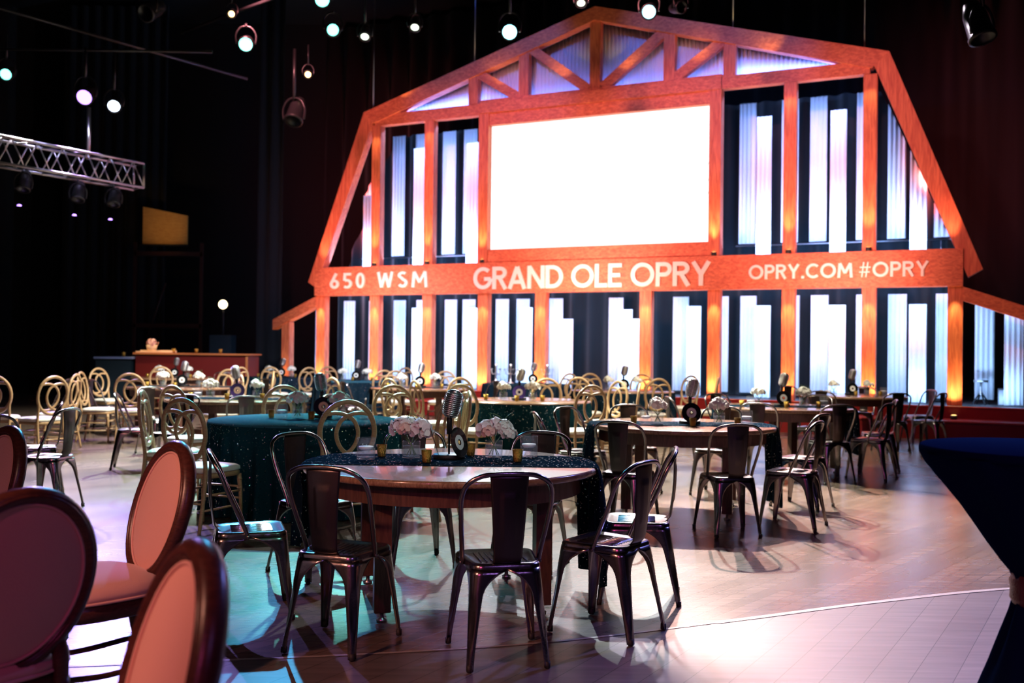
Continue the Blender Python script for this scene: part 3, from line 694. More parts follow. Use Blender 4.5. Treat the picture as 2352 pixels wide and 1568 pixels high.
# ------------------------------------------------------------------ centrepiece objects
def candleglass(label):
    t = thing('floating_candle_glass', label, 'candle')
    obj('glass', MB().lathe([(.001, .010), (.046, .012), (.001, .002), (.050, 0), (.053, .004), (.053, .120), (.0515, .122), (.0500, .120)], 28, cap=False), 'glass', t)
    obj('water', MB().lathe([(.001, .0145), (.0500, .0145), (.0500, .060), (.001, .060)], 24), 'water', t)
    obj('floating_candle', MB().lathe([(.001, .050), (.030, .052), (.043, .066), (.042, .073), (.001, .074)], 24), 'wax', t)
    return t
def votive(label):
    t = thing('votive_holder', label, 'candle')
    obj('cup', MB().lathe([(.001, 0), (.022, 0), (.024, .004), (.031, .070), (.0295, .070), (.022, .010), (.001, .008)], 20), 'mercury', t)
    obj('tealight', MB().lathe([(.001, .012), (.020, .012), (.020, .030), (.001, .030)], 14), 'wax', t)
    obj('flame', MB().lathe([(.001, .032), (.0045, .038), (.003, .048), (.0006, .056)], 8), 'flame', t)
    return t
def flower(mb, c, R, n, rr, wide=1.0):
    c = Vector(c)
    for k in range(n):
        z = 1 - 1.45 * (k + .5) / n; A = k * 2.39996 + rr.random() * .5
        d = Vector((math.sqrt(max(0, 1 - z * z)) * math.cos(A), math.sqrt(max(0, 1 - z * z)) * math.sin(A), z))
        lay = R * (.62 + .38 * rr.random()); tz = Vector((0, 0, 1)); x = d.cross(tz)
        if x.length < .05: x = Vector((1, 0, 0))
        x.normalize(); y = x.cross(d).normalized(); tw = rr.uniform(-.7, .7)
        x, y = x * math.cos(tw) + y * math.sin(tw), y * math.cos(tw) - x * math.sin(tw)
        s_ = R * rr.uniform(.42, .62) * wide; base = c + d * lay * .55
        def fn(u, v):
            uu = (u - .5) * 2; wv = math.sin(PI * (.18 + .82 * v) * .92) ** .7
            cup = .35 * uu * uu + .25 * v * v
            return base + x * uu * s_ * .62 * wv + y * (v * 1.15 - .2) * s_ + d * (lay * .45 * (1 - .2 * v) - cup * s_ * (.6 if z > .2 else -.2) + .10 * s_ * math.sin(uu * 7 + k) * v)
        mb.grid(4, 4, fn)
def bouquet(style):
    def make(label):
        rr = random.Random(style * 11 + 3)
        t = thing('flower_arrangement', label, 'flowers')
        obj('vase', MB().lathe([(.001, .010), (.046, .012), (.001, .002), (.050, 0), (.052, .004), (.052, .096), (.0505, .098), (.049, .096)], 26, cap=False), 'glass', t)
        obj('water', MB().lathe([(.001, .0125), (.0490, .0125), (.0490, .070), (.001, .070)], 22), 'water', t)
        sb = MB()
        for k in range(7):
            A = k * .9; sb.tube([(.030 * math.cos(A), .030 * math.sin(A), .014), (0, 0, .07), (-.05 * math.cos(A), -.05 * math.sin(A), .13)], .0022, 5)
        obj('stems', sb, 'stem', t); sb = MB()
        for k in range(5):
            A = k * 1.3; p = Vector((.05 * math.cos(A), .03 * math.sin(A), .20)); sb.tube(cr([p, p + Vector((.02, 0, .035)), p + Vector((.05 * math.cos(A * 2), .01, .06))], 3), .0012, 5)
        obj('sprigs', sb, 'stem', t)
        if style == 1: heads = [(-.055, -.01, .155, .068, 'petal'), (.05, .0, .150, .066, 'petal'), (-.01, .05, .165, .055, 'petalw'), (-.035, -.045, .150, .045, 'petalp'), (.085, -.02, .125, .045, 'petalw')]
        elif style == 2: heads = [(-.050, 0, .140, .062, 'petal'), (.055, .01, .150, .055, 'petalw'), (0, .04, .165, .052, 'petal'), (.085, -.01, .120, .048, 'petalw'), (-.03, -.05, .135, .042, 'petalp')]
        else: heads = [(-.045, 0, .145, .058, 'petalw'), (.045, .01, .145, .058, 'petalw'), (0, .02, .175, .052, 'petalw'), (0, -.045, .140, .045, 'petalw')]
        for x, y, z, R, m in heads:
            mb = MB(); flower(mb, (x, y, z + .015), R * 1.15, 34 if style < 3 else 22, rr); obj('blossom', mb, m, t)
        return t
    return make
def disc(mb, R, c, r0, r1, th, n=40):
    return mb.lathe([(r0, -th), (r1, -th), (r1, th), (r0, th)], n, c=c, R=R, smooth=False, cap=False)
def micpiece(kind):
    def make(label):
        t = thing('microphone_centrepiece', label, 'centrepiece')
        obj('base', MB().lathe([(.001, 0), (.092, 0), (.094, .004), (.094, .022), (.088, .026), (.001, .026)], 40), 'black', t)
        obj('pole', MB().lathe([(.006, .024), (.006, .14), (.016, .142), (.016, .232), (.013, .236), (.013, .245)], 16), 'black', t)
        # classic grille microphone, tilted
        tl = .22 if kind != 3 else -.16; R = Matrix.Rotation(tl, 3, 'Y') @ Matrix.Rotation(.1, 3, 'X')
        c = Vector((0, 0, .238)) 
        def shp(r, z, A, j): return r * (1.12 + .18 * abs(math.cos(A)) - .08)
        prof = [(.012, 0), (.026, .006), (.036, .018), (.041, .038), (.043, .070), (.043, .115), (.041, .137), (.034, .150), (.020, .157), (.001, .159)]
        obj('grille', MB().lathe([(r_ * .9, z) for r_, z in prof], 24, c=c, R=R, fn=shp), 'grille', t)
        rb = MB()
        for k in range(12):
            z = .020 + k * .0112; rad = None
            for i in range(len(prof) - 1):
                if prof[i][1] <= z <= prof[i + 1][1]:
                    q = (z - prof[i][1]) / (prof[i + 1][1] - prof[i][1]); rad = prof[i][0] * (1 - q) + prof[i + 1][0] * q
            rb.tube([c + R @ Vector((shp(rad, z, A_, 0) * math.cos(A_), shp(rad, z, A_, 0) * math.sin(A_), z)) for A_ in [2 * PI * i / 28 for i in range(28)]], .0028, 5, closed=True)
        for A_ in (0, PI / 2, PI, 3 * PI / 2):
            rb.tube([c + R @ Vector((shp(r_, z, A_, 0) * 1.03 * math.cos(A_), shp(r_, z, A_, 0) * 1.03 * math.sin(A_), z)) for r_, z in prof], .0032, 5)
        rb.lathe([(.030, .150), (.034, .158), (.020, .166), (.001, .168)], 20, c=c, R=R)
        obj('chrome_ribs', rb, 'chrome', t)
        recs = {1: [((.062, -.055, .098), (.25, math.radians(62)), 'label'), ((-.085, -.015, .095), (-.30, math.radians(-82)), 'labelo')],
                2: [((-.0, -.075, .100), (.16, math.radians(6)), 'label')], 3: [((.03, -.075, .100), (.16, math.radians(20)), 'labelo')]}[kind if kind in (1, 2, 3) else 2]
        for (x, y, z), (lean, az), lm in recs:
            # disc facing -Y, leaned back, turned by az
            Rr = Matrix.Rotation(az, 3, 'Z') @ Matrix.Rotation(PI / 2 - lean, 3, 'X')
            mb = MB(); disc(mb, Rr, (x, y, z), .012, .0885, .0012)
            rec = obj('vinyl_record', mb, 'blackgloss', t)
            mb = MB(); disc(mb, Rr, (x, y, z), .018, .044, .0020)
            obj('record_label', mb, lm, rec)
        return t
    return make

# ------------------------------------------------------------------ laying out the room
def face(a): return math.radians(a - 90)
tables = [  # kind, x, y, label
 ('wood', -.335, 5.62, 'round wooden farm table nearest the camera with pink flowers on a dark runner'),
 ('wood', 1.52, 8.85, 'round wooden table right of centre, in line behind the front table'),
 ('wood', 3.30, 12.0, 'round wooden table third back on the right with pale wood top'),
 ('wood', 5.35, 15.6, 'dark reddish round table at the far right beside the stage step'),
 ('wood', -3.42, 12.25, 'round wooden table left of centre with white hydrangeas and a record'),
 ('wood', -5.25, 15.7, 'pale topped round table at the left in front of the red bar'),
 ('wood', -6.9, 20.2, 'distant round table directly in front of the red bar'),
 ('wood', -1.52, 16.5, 'round wooden table in the middle distance with cream flowers'),
]
for i, (k, x, y, lb) in enumerate(tables): place('wt', woodtable, (x, y, 0), [.79, .3, .9, .2, .5, .1, .7, .4][i] if i else math.radians(45), lb, 'round wooden dining tables')
def cloth_t(x, y, lb, top, skirt): 
    o = clothtable(lb, top, skirt); o.location = (x, y, 0); o['group'] = 'round tables under floor length sequin cloths'
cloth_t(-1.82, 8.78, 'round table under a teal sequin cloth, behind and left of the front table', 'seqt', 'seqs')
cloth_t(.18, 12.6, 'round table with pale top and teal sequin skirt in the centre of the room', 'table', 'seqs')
cloth_t(1.81, 16.1, 'round table with beige top and dark skirt before the centre right post', 'table', 'seq')
cloth_t(-3.05, 19.5, 'distant round table with purple blue top and dark skirt left of centre', 'seqt', 'seq')
cloth_t(.28, 18.75, 'distant dark table crowded with silver candelabra near the stage centre', 'seq', 'seq')
cloth_t(-4.9, 21.15, 'farthest dark round table by the left end of the barn', 'seq', 'seq')
def put_runner(i, x, y, lb, **kw):
    o = obj('table_runner', runner(seed=i, **kw), 'seq', None, (x, y, 0)); solid(o, .002, 1); tag(o, lb, 'table runner', 'dark sequin table runners')
put_runner(0, -.335, 5.62, 'dark navy sequin runner draped over the front wooden table', w0=.58, yo=.10, zlow=(.30, .10))
put_runner(1, 1.52, 8.85, 'dark sequin runner draped over the second wooden table to the right', w0=.55, yo=0, zlow=(.05, .06))
put_runner(2, 3.30, 12.0, 'dark sequin runner on the third wooden table on the right', w0=.5, yo=0, zlow=(.2, .2))
put_runner(4, -3.42, 12.25, 'dark sequin runner on the wooden table with white hydrangeas left of centre', w0=.5, yo=0, zlow=(.3, .3))
put_runner(7, -1.52, 16.5, 'dark sequin runner on the middle distance table with cream flowers', w0=.45, yo=0, zlow=(.3, .3))
put_runner(5, -5.25, 15.7, 'dark sequin runner on the pale table in front of the bar', w0=.4, yo=.1, zlow=(.4, .4))

T, G, V = 'T', 'G', 'V'
front = 'the front wooden table'; second = 'the second wooden table on the right'; third = 'the third wooden table on the right'
chairs = [
 (T, -.045, 4.57, 102, 'gunmetal chair closest to camera, dark back turned to us before the front wooden table'),
 (T, -.79, 4.72, 72, 'gunmetal chair left of the closest one, dark back angled at the front table'),
 (T, .49, 5.0, 145, 'gunmetal chair seen side-on at the right of the front table, purple tinted legs'),
 (T, .73, 5.68, 172, 'gunmetal chair just behind the side-on chair at the right of the front table'),
 (T, .14, 6.45, -112, 'gunmetal chair with red lit backrest at the far right side of the front table'),
 (T, -.60, 6.52, -74, 'gunmetal chair at the far side of the front table behind the pink flowers'),
 (T, -1.22, 6.2, -40, 'gunmetal chair with pale green lit ribbed backrest, far left of the front table'),
 (T, -1.37, 5.25, 18, 'gunmetal chair side-on at the left of the front table with blue lit seat'),
 (T, 1.70, 7.75, 98, 'gunmetal chair with back to camera before the second wooden table, shadow on floor'),
 (T, 2.30, 8.10, 148, 'gunmetal chair side-on at the near right of the second wooden table'),
 (T, 2.68, 9.15, 140, 'gunmetal chair with navy lit backrest at the right of the second wooden table'),
 (T, 2.05, 9.88, -117, 'gunmetal chair with dark red backrest behind the second wooden table'),
 (T, 1.25, 9.98, -75, 'gunmetal chair with pale green backrest behind the second wooden table'),
 (T, .68, 9.50, -40, 'pale green gunmetal chair at the far left of the second wooden table'),
 (T, .42, 8.75, 5, 'gunmetal chair with narrow dark backrest at the left of the second wooden table'),
 (T, .93, 7.92, 62, 'gunmetal chair with back to camera at the near left of the second wooden table'),
 (T, 2.78, 11.0, 62, 'gunmetal chair with dark back at the near left of the third wooden table'),
 (T, 3.50, 10.88, 100, 'gunmetal chair with dark back directly before the third wooden table'),
 (T, 4.08, 11.25, 140, 'gunmetal chair facing left at the near right of the third wooden table'),
 (T, 4.47, 12.1, 165, 'gunmetal chair with grey backrest at the right of the third wooden table'),
 (T, 3.95, 13.0, -125, 'gunmetal chair behind the third wooden table, only its hoop showing'),
 (T, 2.82, 13.05, -62, 'brightly lit gunmetal chair behind the left half of the third wooden table'),
 (T, 2.12, 12.15, 5, 'gunmetal chair at the left end of the third wooden table'),
 (T, 4.68, 14.75, 52, 'gunmetal chair with brown back at the near left of the far right table'),
 (T, 5.50, 14.35, 95, 'gunmetal chair with dark back directly before the far right table'),
 (T, 6.12, 14.55, 135, 'rightmost gunmetal chair, facing left near the stage step'),
 (T, 6.45, 15.7, 185, 'gunmetal chair with thin hoop at the right end of the far right table'),
 (T, 5.85, 16.55, -118, 'gunmetal chair behind the far right table beside a facade post'),
 (T, 4.75, 16.5, -60, 'gunmetal chair behind the left half of the far right table'),
 (T, -3.97, 8.5, 172, 'gunmetal chair side-on at the left with blue lit seat, facing the left edge'),
 (T, -4.42, 9.25, 205, 'gunmetal chair with purple lit backrest at the far left'),
 (T, -4.08, 7.80, 110, 'gunmetal chair with dark teal backrest at the left edge behind the oval chair'),
 (T, -4.30, 11.35, 15, 'gunmetal chair side-on at the left of the hydrangea table'),
 (T, -3.72, 10.95, -120, 'gunmetal chair with pale teal backrest near left of the hydrangea table'),
 (T, -2.98, 11.12, 108, 'gunmetal chair with grey backrest and back to camera at the hydrangea table'),
 (T, -2.32, 11.75, 160, 'small pale gunmetal chair right of the hydrangea table'),
 (T, -4.6, 12.95, -35, 'gunmetal chair with light backrest at the far left of the hydrangea table'),
 (T, -6.45, 15.7, 0, 'gunmetal chair in shade at the left end of the pale table by the bar'),
 (T, -7.35, 16.0, 185, 'dark gunmetal chair beside the side-on gold chair at the far left'),
 (T, -4.35, 16.9, -130, 'gunmetal chair behind the right half of the pale table by the bar'),
 (T, -6.05, 21.0, -60, 'distant gunmetal chair between the bar and the barn'),
 (T, -2.55, 16.2, 25, 'gunmetal chair with dark brown backrest at the left of the middle distance table'),
 (T, -3.02, 17.35, -20, 'gunmetal chair seen edge-on, leaning hoop left of the middle distance table'),
 (T, -.45, 17.3, 210, 'gunmetal chair, low dark hoop at the right of the middle distance table'),
 (G, -2.36, 7.68, 65, 'gold loop-back chair at the near left of the teal cloth table, reddish frame'),
 (G, -1.30, 7.72, 106, 'gold loop-back chair right before the teal cloth table, full loop showing'),
 (G, -.74, 8.35, 158, 'gold loop-back chair turned left at the right of the teal cloth table, behind the microphone'),
 (G, -.66, 9.35, 190, 'gold loop-back chair seen edge-on right behind the front microphone'),
 (G, -2.25, 9.95, -70, 'pale gold loop-back chair behind the teal cloth table left of its microphone'),
 (G, -2.98, 8.75, 8, 'gold loop-back chair seen edge-on at the left of the teal cloth table'),
 (G, -3.22, 10.05, 58, 'pale gold loop-back chair between the teal cloth table and the hydrangea table'),
 (G, -.45, 11.45, 62, 'gold loop-back chair at the near left of the central table, whole loop visible'),
 (G, .80, 11.6, 118, 'gold loop-back chair at the near right of the central table'),
 (G, 1.32, 12.25, 172, 'gold loop-back chair seen edge-on at the right of the central table'),
 (G, 1.22, 13.15, 212, 'gold loop-back chair angled at the far right of the central table'),
 (G, .45, 13.78, -102, 'gold loop-back chair behind the right half of the central table'),
 (G, -.58, 13.65, -58, 'pale gold loop-back chair behind the left half of the central table'),
 (G, -.98, 12.55, 28, 'gold loop-back chair narrowly angled at the left of the central table'),
 (G, -1.42, 13.25, 42, 'gold loop-back chair angled, just left of the one beside the central table'),
 (G, -1.28, 10.95, 92, 'gold loop-back chair with back to camera between the teal table and the central table'),
 (G, 1.12, 15.0, 62, 'gold loop-back chair at the near left of the beige topped table'),
 (G, 2.10, 14.95, 108, 'gold loop-back chair at the near right of the beige topped table'),
 (G, 3.0, 15.7, 165, 'gold loop-back chair seen edge-on at the right of the beige topped table'),
 (G, 2.85, 16.75, 215, 'dark loop-back chair silhouetted against the panels right of the beige table'),
 (G, 2.25, 17.35, -105, 'loop-back chair behind the beige topped table, before an orange post'),
 (G, 1.45, 17.25, -75, 'loop-back chair behind the left half of the beige topped table'),
 (G, .85, 17.6, 130, 'loop-back chair angled before the candelabra table'),
 (G, -2.45, 18.3, 120, 'loop-back chair at the near right of the purple topped table'),
 (G, -3.75, 20.7, -60, 'loop-back chair behind the left half of the purple topped table'),
 (G, -2.35, 20.5, -120, 'pale loop-back chair behind the right half of the purple topped table'),
 (G, -1.98, 17.65, -65, 'small loop-back chair behind the left half of the middle distance table'),
 (G, -1.25, 17.75, -102, 'small loop-back chair behind the right half of the middle distance table'),
 (G, -4.22, 20.05, 130, 'loop-back chair at the near right of the farthest dark table'),
 (G, -4.75, 20.0, 80, 'loop-back chair at the near side of the farthest dark table'),
 (G, -6.00, 14.45, 5, 'gold loop-back chair edge-on facing right with cream seat, left of the pale table'),
 (G, -5.42, 14.25, 98, 'gold loop-back chair with back to camera before the pale table by the bar'),
 (G, -6.85, 16.9, -25, 'gold loop-back chair at the far left of the pale table by the bar'),
 (G, -4.95, 16.95, -100, 'gold loop-back chair behind the pale table by the bar'),
 (G, -6.65, 18.95, 100, 'gold loop-back chair before the distant table at the bar'),
 (G, -5.45, 19.3, 150, 'gold loop-back chair at the right of the distant table at the bar'),
 (G, -4.12, 16.05, 195, 'gold loop-back chair at the right of the pale table by the bar'),
 (G, -4.05, 13.85, 215, 'gold loop-back chair behind the hydrangea table on its left'),
 (G, -2.55, 12.9, 225, 'gold loop-back chair edge-on behind the hydrangea table on its right'),
 (G, -5.90, 12.45, 150, 'gold loop-back chair at the far left with cream seat, second from the left edge'),
 (G, -6.52, 12.65, 100, 'gold loop-back chair cut by the left edge of the picture'),
 (G, -6.12, 13.35, 182, 'gold loop-back chair edge-on facing left at the end of the far left group'),
 (V, -1.66, 3.96, 222, 'dark framed oval-back chair with pink pad facing left, tall pink oval showing'),
 (V, -1.62, 2.98, 142, 'dark framed oval-back chair seen from behind at the lower left corner'),
 (V, -.925, 1.87, 213, 'blurred oval-back chair with salmon pad at the bottom edge, nearest the camera'),
 (V, -2.67, 4.60, 230, 'oval-back chair with dark red pad cut by the left edge'),
]
grp = {T: 'gunmetal cafe chairs', G: 'gold loop-back chairs', V: 'dark oval-back upholstered chairs'}
mk = {T: tolix, G: loopchair, V: ovalchair}
for k, x, y, a, lb in chairs: place(k, mk[k], (x, y, .005 if y < 5.2 and k != G else 0), face(a), lb, grp[k])

# centrepieces
ZT = .7655
desc = {'w': ['of the second wooden table on the right', 'of the third wooden table on the right']}
F1, F2, F3 = bouquet(1), bouquet(2), bouquet(3)
def cg(x, y, lb, z=ZT): place('cg', candleglass, (x, y, z), 0, lb, 'floating candles in clear glasses')
def vo(x, y, lb, z=ZT): place('vo', votive, (x, y, z), 0, lb, 'gold mercury glass votives')
def fl(k, x, y, rz, lb, z=ZT): place('f%d' % k, {1: F1, 2: F2, 3: F3}[k], (x, y, z), rz, lb, 'low flower arrangements in glass vases')
def mc(k, x, y, rz, lb, z=ZT): place('m%d' % k, micpiece(k), (x, y, z), rz, lb, 'vintage microphone centrepieces')
cg(-.83, 5.70, 'clear glass with floating white candle at the left of the front table')
cg(.11, 5.96, 'clear glass with floating white candle at the right of the front table')
vo(-.76, 5.85, 'gold votive beside the left floating candle on the front table')
vo(-.47, 5.56, 'gold votive in front of the left pink flowers on the front table')
vo(-.24, 5.96, 'gold votive right behind the record on the front table')
vo(.04, 5.66, 'gold votive at the right near edge of the front runner')
fl(1, -.58, 5.80, 0, 'large pink and white peonies in a glass vase, left of the front microphone')
fl(2, -.10, 5.90, 0, 'pale pink roses in a glass vase, right of the front microphone')
mc(1, -.36, 5.80, 0, 'large vintage microphone centrepiece with two leaning records on the front table')
def setting(cx, cy, nm, style=2, z=ZT, sp=.30, rz=0, gl_=True):
    fl(3, cx - sp, cy - .05, rnd.random() * 3, 'white flowers left of the microphone on ' + nm, z)
    fl(3, cx + sp * .85, cy, rnd.random() * 3, 'white flowers right of the microphone on ' + nm, z)
    mc(style, cx, cy + .03, rz, 'vintage microphone and record on ' + nm, z)
    vo(cx - sp - .22, cy - .12, 'leftmost gold votive on ' + nm, z)
    vo(cx - .03, cy - .28, 'gold votive before the record on ' + nm, z)
    vo(cx + sp * .85 + .12, cy - .2, 'rightmost gold votive on ' + nm, z)
    if gl_:
        cg(cx - sp - .12, cy - .16, 'floating candle glass at the left of ' + nm, z)
        cg(cx + sp * .85 + .24, cy - .02, 'floating candle glass at the right of ' + nm, z)
setting(1.60, 8.85, 'the second wooden table on the right', 2)
setting(3.28, 12.0, 'the third wooden table on the right', 2)
setting(5.35, 15.6, 'the far right table', 2)
setting(-3.40, 12.25, 'the hydrangea table', 3)
setting(-5.20, 15.7, 'the pale table by the bar', 2, gl_=False)
setting(-6.85, 20.2, 'the distant table at the bar', 2, gl_=False)
setting(-1.52, 16.5, 'the middle distance table', 2)
setting(-1.72, 8.98, 'the teal cloth table', 3, .771, .20)
setting(.10, 12.6, 'the central table', 2, .771, .2, gl_=False)
setting(1.82, 16.1, 'the beige topped table', 2, .771, .25, gl_=False)
setting(-3.05, 19.5, 'the purple topped table', 2, .771, .25, gl_=False)
setting(-4.9, 21.15, 'the farthest dark table', 2, .771, .25, gl_=False)
mc(2, .40, 18.65, 0, 'vintage microphone and record on the candelabra table', .771)
def candelabra(label):
    t = thing('candelabra', label, 'candelabra', group='silver candelabra')
    mb = MB().lathe([(.07, 0), (.05, .02), (.012, .04), (.016, .12), (.010, .2), (.02, .26), (.012, .3), (.03, .36), (.001, .37)], 14)
    obj('stand', mb, 'chrome', t)
    for k in range(4):
        A = k * PI / 2 + .4; d = Vector((math.cos(A), math.sin(A), 0))
        ar = obj('arm', MB().tube(cr([(0, 0, .2), d * .08 + Vector((0, 0, .17)), d * .12 + Vector((0, 0, .26))], 4), .006, 6), 'chrome', t)
        obj('candle_cup', MB().lathe([(.005, .25), (.022, .27), (.018, .28)], 10, c=d * .12), 'chrome', ar)
    return t
place('cand', candelabra, (-.02, 18.75, .771), 0, 'tall silver candelabra left of the record on the candelabra table')
place('cand', candelabra, (-.30, 18.85, .771), .5, 'silver candelabra at the left end of the candelabra table')
place('cand', candelabra, (.68, 18.85, .771), .8, 'silver candelabra at the right end of the candelabra table')

# ------------------------------------------------------------------ cocktail table at the right
ck = thing('cocktail_table', 'tall cocktail table under a fitted dark navy cloth at the right edge', 'table', (1.87, 3.49, 0))
obj('cloth_top', MB().lathe([(.001, 1.082), (.392, 1.082), (.400, 1.078), (.403, 1.066), (.400, 1.050)], 72), 'spandex', ck)
def fs_(r, z, A, j):
    k = 1 - abs(z - .62) / .5
    return r * (1 + max(0, k) * .10 * math.sin(A * 9 + z * 5) + .02 * math.sin(A * 14))
obj('cloth_skirt', MB().lathe([(.400, 1.056), (.385, 1.02), (.335, .95), (.275, .88), (.215, .80), (.165, .73), (.120, .67), (.095, .64), (.085, .61), (.085, .55), (.098, .50), (.125, .42), (.160, .32), (.20, .22), (.25, .12), (.31, .01)], 96, fn=fs_, cap=False), 'spandex', ck)
obj('sash', MB().lathe([(.092, .53), (.102, .55), (.100, .58), (.104, .61), (.094, .635)], 40, cap=False), 'sash', ck, label='rust coloured sash tied round the cloth')

# ------------------------------------------------------------------ bar at the left
br = thing('bar_counter', 'long dark red bar with amber top at the far left', 'bar', (-8.2, 22.1, 0))
obj('front_panel', MB().box((1.22, 0, .60), (2.46, .9, 1.20), None, .01), 'barred', br)
obj('counter_top', MB().box((1.22, 0, 1.225), (2.56, 1.0, .04), None, .008), 'bartop', br)
obj('trim', MB().box((2.42, -.46, .6), (.05, .03, 1.18)), 'bartop', br)
b2 = thing('side_counter', 'dark side counter with blue lit edge left of the red bar', 'bar', (-9.02, 22.0, 0))
obj('cabinet', MB().box((.35, 0, .55), (.78, .8, 1.10), None, .01), 'case', b2)
obj('counter_top', MB().box((.36, 0, 1.125), (.86, .9, .045), None, .008), 'bluelit', b2)
t = thing('serving_tray', 'brightly lit long tray on the bar top', 'tray', (-7.85, 21.9, 1.245)); obj('tray', MB().box((0, 0, .02), (.80, .30, .03), None, .006), 'tray', t); obj('rim', MB().box((0, .13, .045), (.80, .02, .03)), 'tray', t)
t = thing('ice_bucket', 'warm lit bucket of flowers standing on the bar tray', 'bucket', (-7.95, 21.9, 1.28))
obj('bucket', MB().lathe([(.001, 0), (.09, 0), (.12, .14), (.11, .14), (.08, .01), (.001, .01)], 20), 'tray', t); mb = MB(); flower(mb, (0, 0, .17), .13, 24, random.Random(4)); obj('blossom', mb, 'petalp', t)
for x, nm in ((-8.55, 'at the left end of the side counter'), (-7.45, 'just right of the bar tray'), (-6.95, 'in the middle of the bar top'), (-6.42, 'at the right of the bar top')):
    zz = 1.15 if x < -8.2 else 1.245
    t = place('bargl', lambda lb: (lambda q: (obj('cup', MB().lathe([(.001, 0), (.03, 0), (.045, .10), (.04, .10), (.027, .01), (.001, .01)], 14), 'mercury', q), obj('flame', MB().lathe([(.001, .04), (.018, .06), (.001, .1)], 8), 'flame', q), q)[-1])(thing('candle_cup', lb, 'candle')), (x, 21.85, zz), 0, 'small glowing candle cup ' + nm, 'candle cups on the bar')
spot((-7.8, 21.0, 3.6), (-7.8, 22.0, 1.3), 260, (1.0, .68, .34), 36, .6, .05)
spot((-6.4, 19.5, 4.4), (-6.9, 22.2, .6), 150, (1.0, .35, .25), 40, .8, .1)
# tall lit panel up on the left wall and structure under it
t = thing('wall_panel', 'tan rectangular panel glowing faintly high on the left dark wall', 'panel', (-9.35, 26.6, 4.1))
obj('board', MB().add([(-.6, 0, .02), (.6, 0, .02), (.6, .06, .02), (-.6, .06, .02), (-.6, 0, 1.03), (.6, 0, .80), (.6, .06, .80), (-.6, .06, 1.03)], [(3, 2, 1, 0), (4, 5, 6, 7), (0, 1, 5, 4), (1, 2, 6, 5), (2, 3, 7, 6), (3, 0, 4, 7)]), 'ply', t)
obj('ledge', MB().box((0, -.04, 0), (1.25, .12, .04)), 'black', t)
spot((-9.0, 25.0, 4.3), (-9.35, 26.6, 4.65), 30, (1.0, .60, .22), 60, 1, .05)  # small lamp added close by to light the tan panel warmly
t = thing('scaffold_frame', 'barely lit brown timber frame under the tan panel at the left', 'frame', (-9.4, 26.9, 0))
for x in (-.85, .95): obj('upright', MB().box((x, 0, 2.1), (.08, .08, 4.2)), 'walnut', t)
for z in (1.95, 3.9): obj('crossbar', MB().box((.05, 0, z), (1.85, .08, .12)), 'walnut', t)
obj('brace', MB().tube([(-.5, -.03, 1.6), (.0, -.03, 3.1)], .02, 6), 'walnut', t)
t = thing('work_light', 'round warm work light on a small rack at the left background', 'lamp', (-7.55, 25.9, 0))
obj('rack', MB().box((0, 0, .85), (.55, .5, 1.7), None, .01), 'case', t)
obj('stand', MB().tube([(0, 0, 1.7), (0, 0, 2.4)], .025, 8), 'fixture', t)
hd = obj('lamp_head', MB().lathe([(.05, .12), (.12, .06), (.14, -.02), (.13, -.03)], 20, c=(0, 0, 2.5), R=Matrix.Rotation(PI / 2, 3, 'X').inverted() @ Matrix.Rotation(0, 3, 'Z')), 'fixture', t)
M_['worklens'] = mat('warm_lens', (1, .8, .5), .3, emit=(1, .78, .42), es=7)
obj('lens', MB().lathe([(.001, 0), (.115, 0)], 24, c=(0, -.04, 2.5), R=Matrix.Rotation(PI / 2, 3, 'X'), cap=False), 'worklens', hd)

# ------------------------------------------------------------------ road cases and bits behind the facade
def roadcase(label):
    t = thing('road_case', label, 'case')
    obj('box', MB().box((0, 0, .50), (.56, .5, .92), None, .008), 'case', t)
    eb = MB()
    for x in (-.28, .28):
        for y in (-.25, .25): eb.box((x, y, .50), (.035, .035, .94))
    for z in (.04, .96):
        for y in (-.25, .25): eb.box((0, y, z), (.58, .035, .035))
        for x in (-.28, .28): eb.box((x, 0, z), (.035, .52, .035))
    obj('edging', eb, 'alu', t); return t
BR = math.atan2(U.y, U.x)
place('rc', roadcase, B(3.50, .525, -2.4), BR, 'dark flight case with silver edges between the seventh and eighth posts', 'flight cases behind the facade')
place('rc', roadcase, B(5.65, .525, -2.4), BR, 'dark flight case with silver edges right of the ninth post', 'flight cases behind the facade')
place('rc', roadcase, B(6.32, .525, -2.4), BR, 'tall looking flight case with bright edge left of the rightmost post', 'flight cases behind the facade')
t = thing('small_box', 'small yellowish box standing on the flight case left of the rightmost post', 'box', B(6.35, 1.50, -2.4), BR); obj('carton', MB().box((0, 0, .09), (.14, .12, .18), None, .004), 'tray', t); obj('lid', MB().box((0, 0, .185), (.15, .13, .02)), 'label', t)
t = thing('bar_stool', 'small round black stool behind the facade right of the rightmost post', 'stool', B(7.15, .525, -1.0), 0)
obj('seat', MB().lathe([(.001, .40), (.12, .40), (.125, .42), (.12, .44), (.001, .44)], 20), 'chrome', t); obj('column', MB().lathe([(.05, .18), (.022, .20), (.018, .40)], 12), 'chrome', t)
for k in range(4):
    d = Vector((math.cos(k * PI / 2), math.sin(k * PI / 2), 0)); obj('leg', MB().tube([d * .02 + Vector((0, 0, .2)), d * .16], .014, 6), 'black', t)
t = thing('speaker_box', 'small grey monitor box on the stage deck at the right edge', 'speaker', B(7.55, .525, -.75), BR); obj('cabinet', MB().box((0, 0, .15), (.25, .22, .30), None, .01), 'deck', t); obj('front_grille', MB().box((0, -.115, .15), (.22, .01, .26)), 'grille', t)

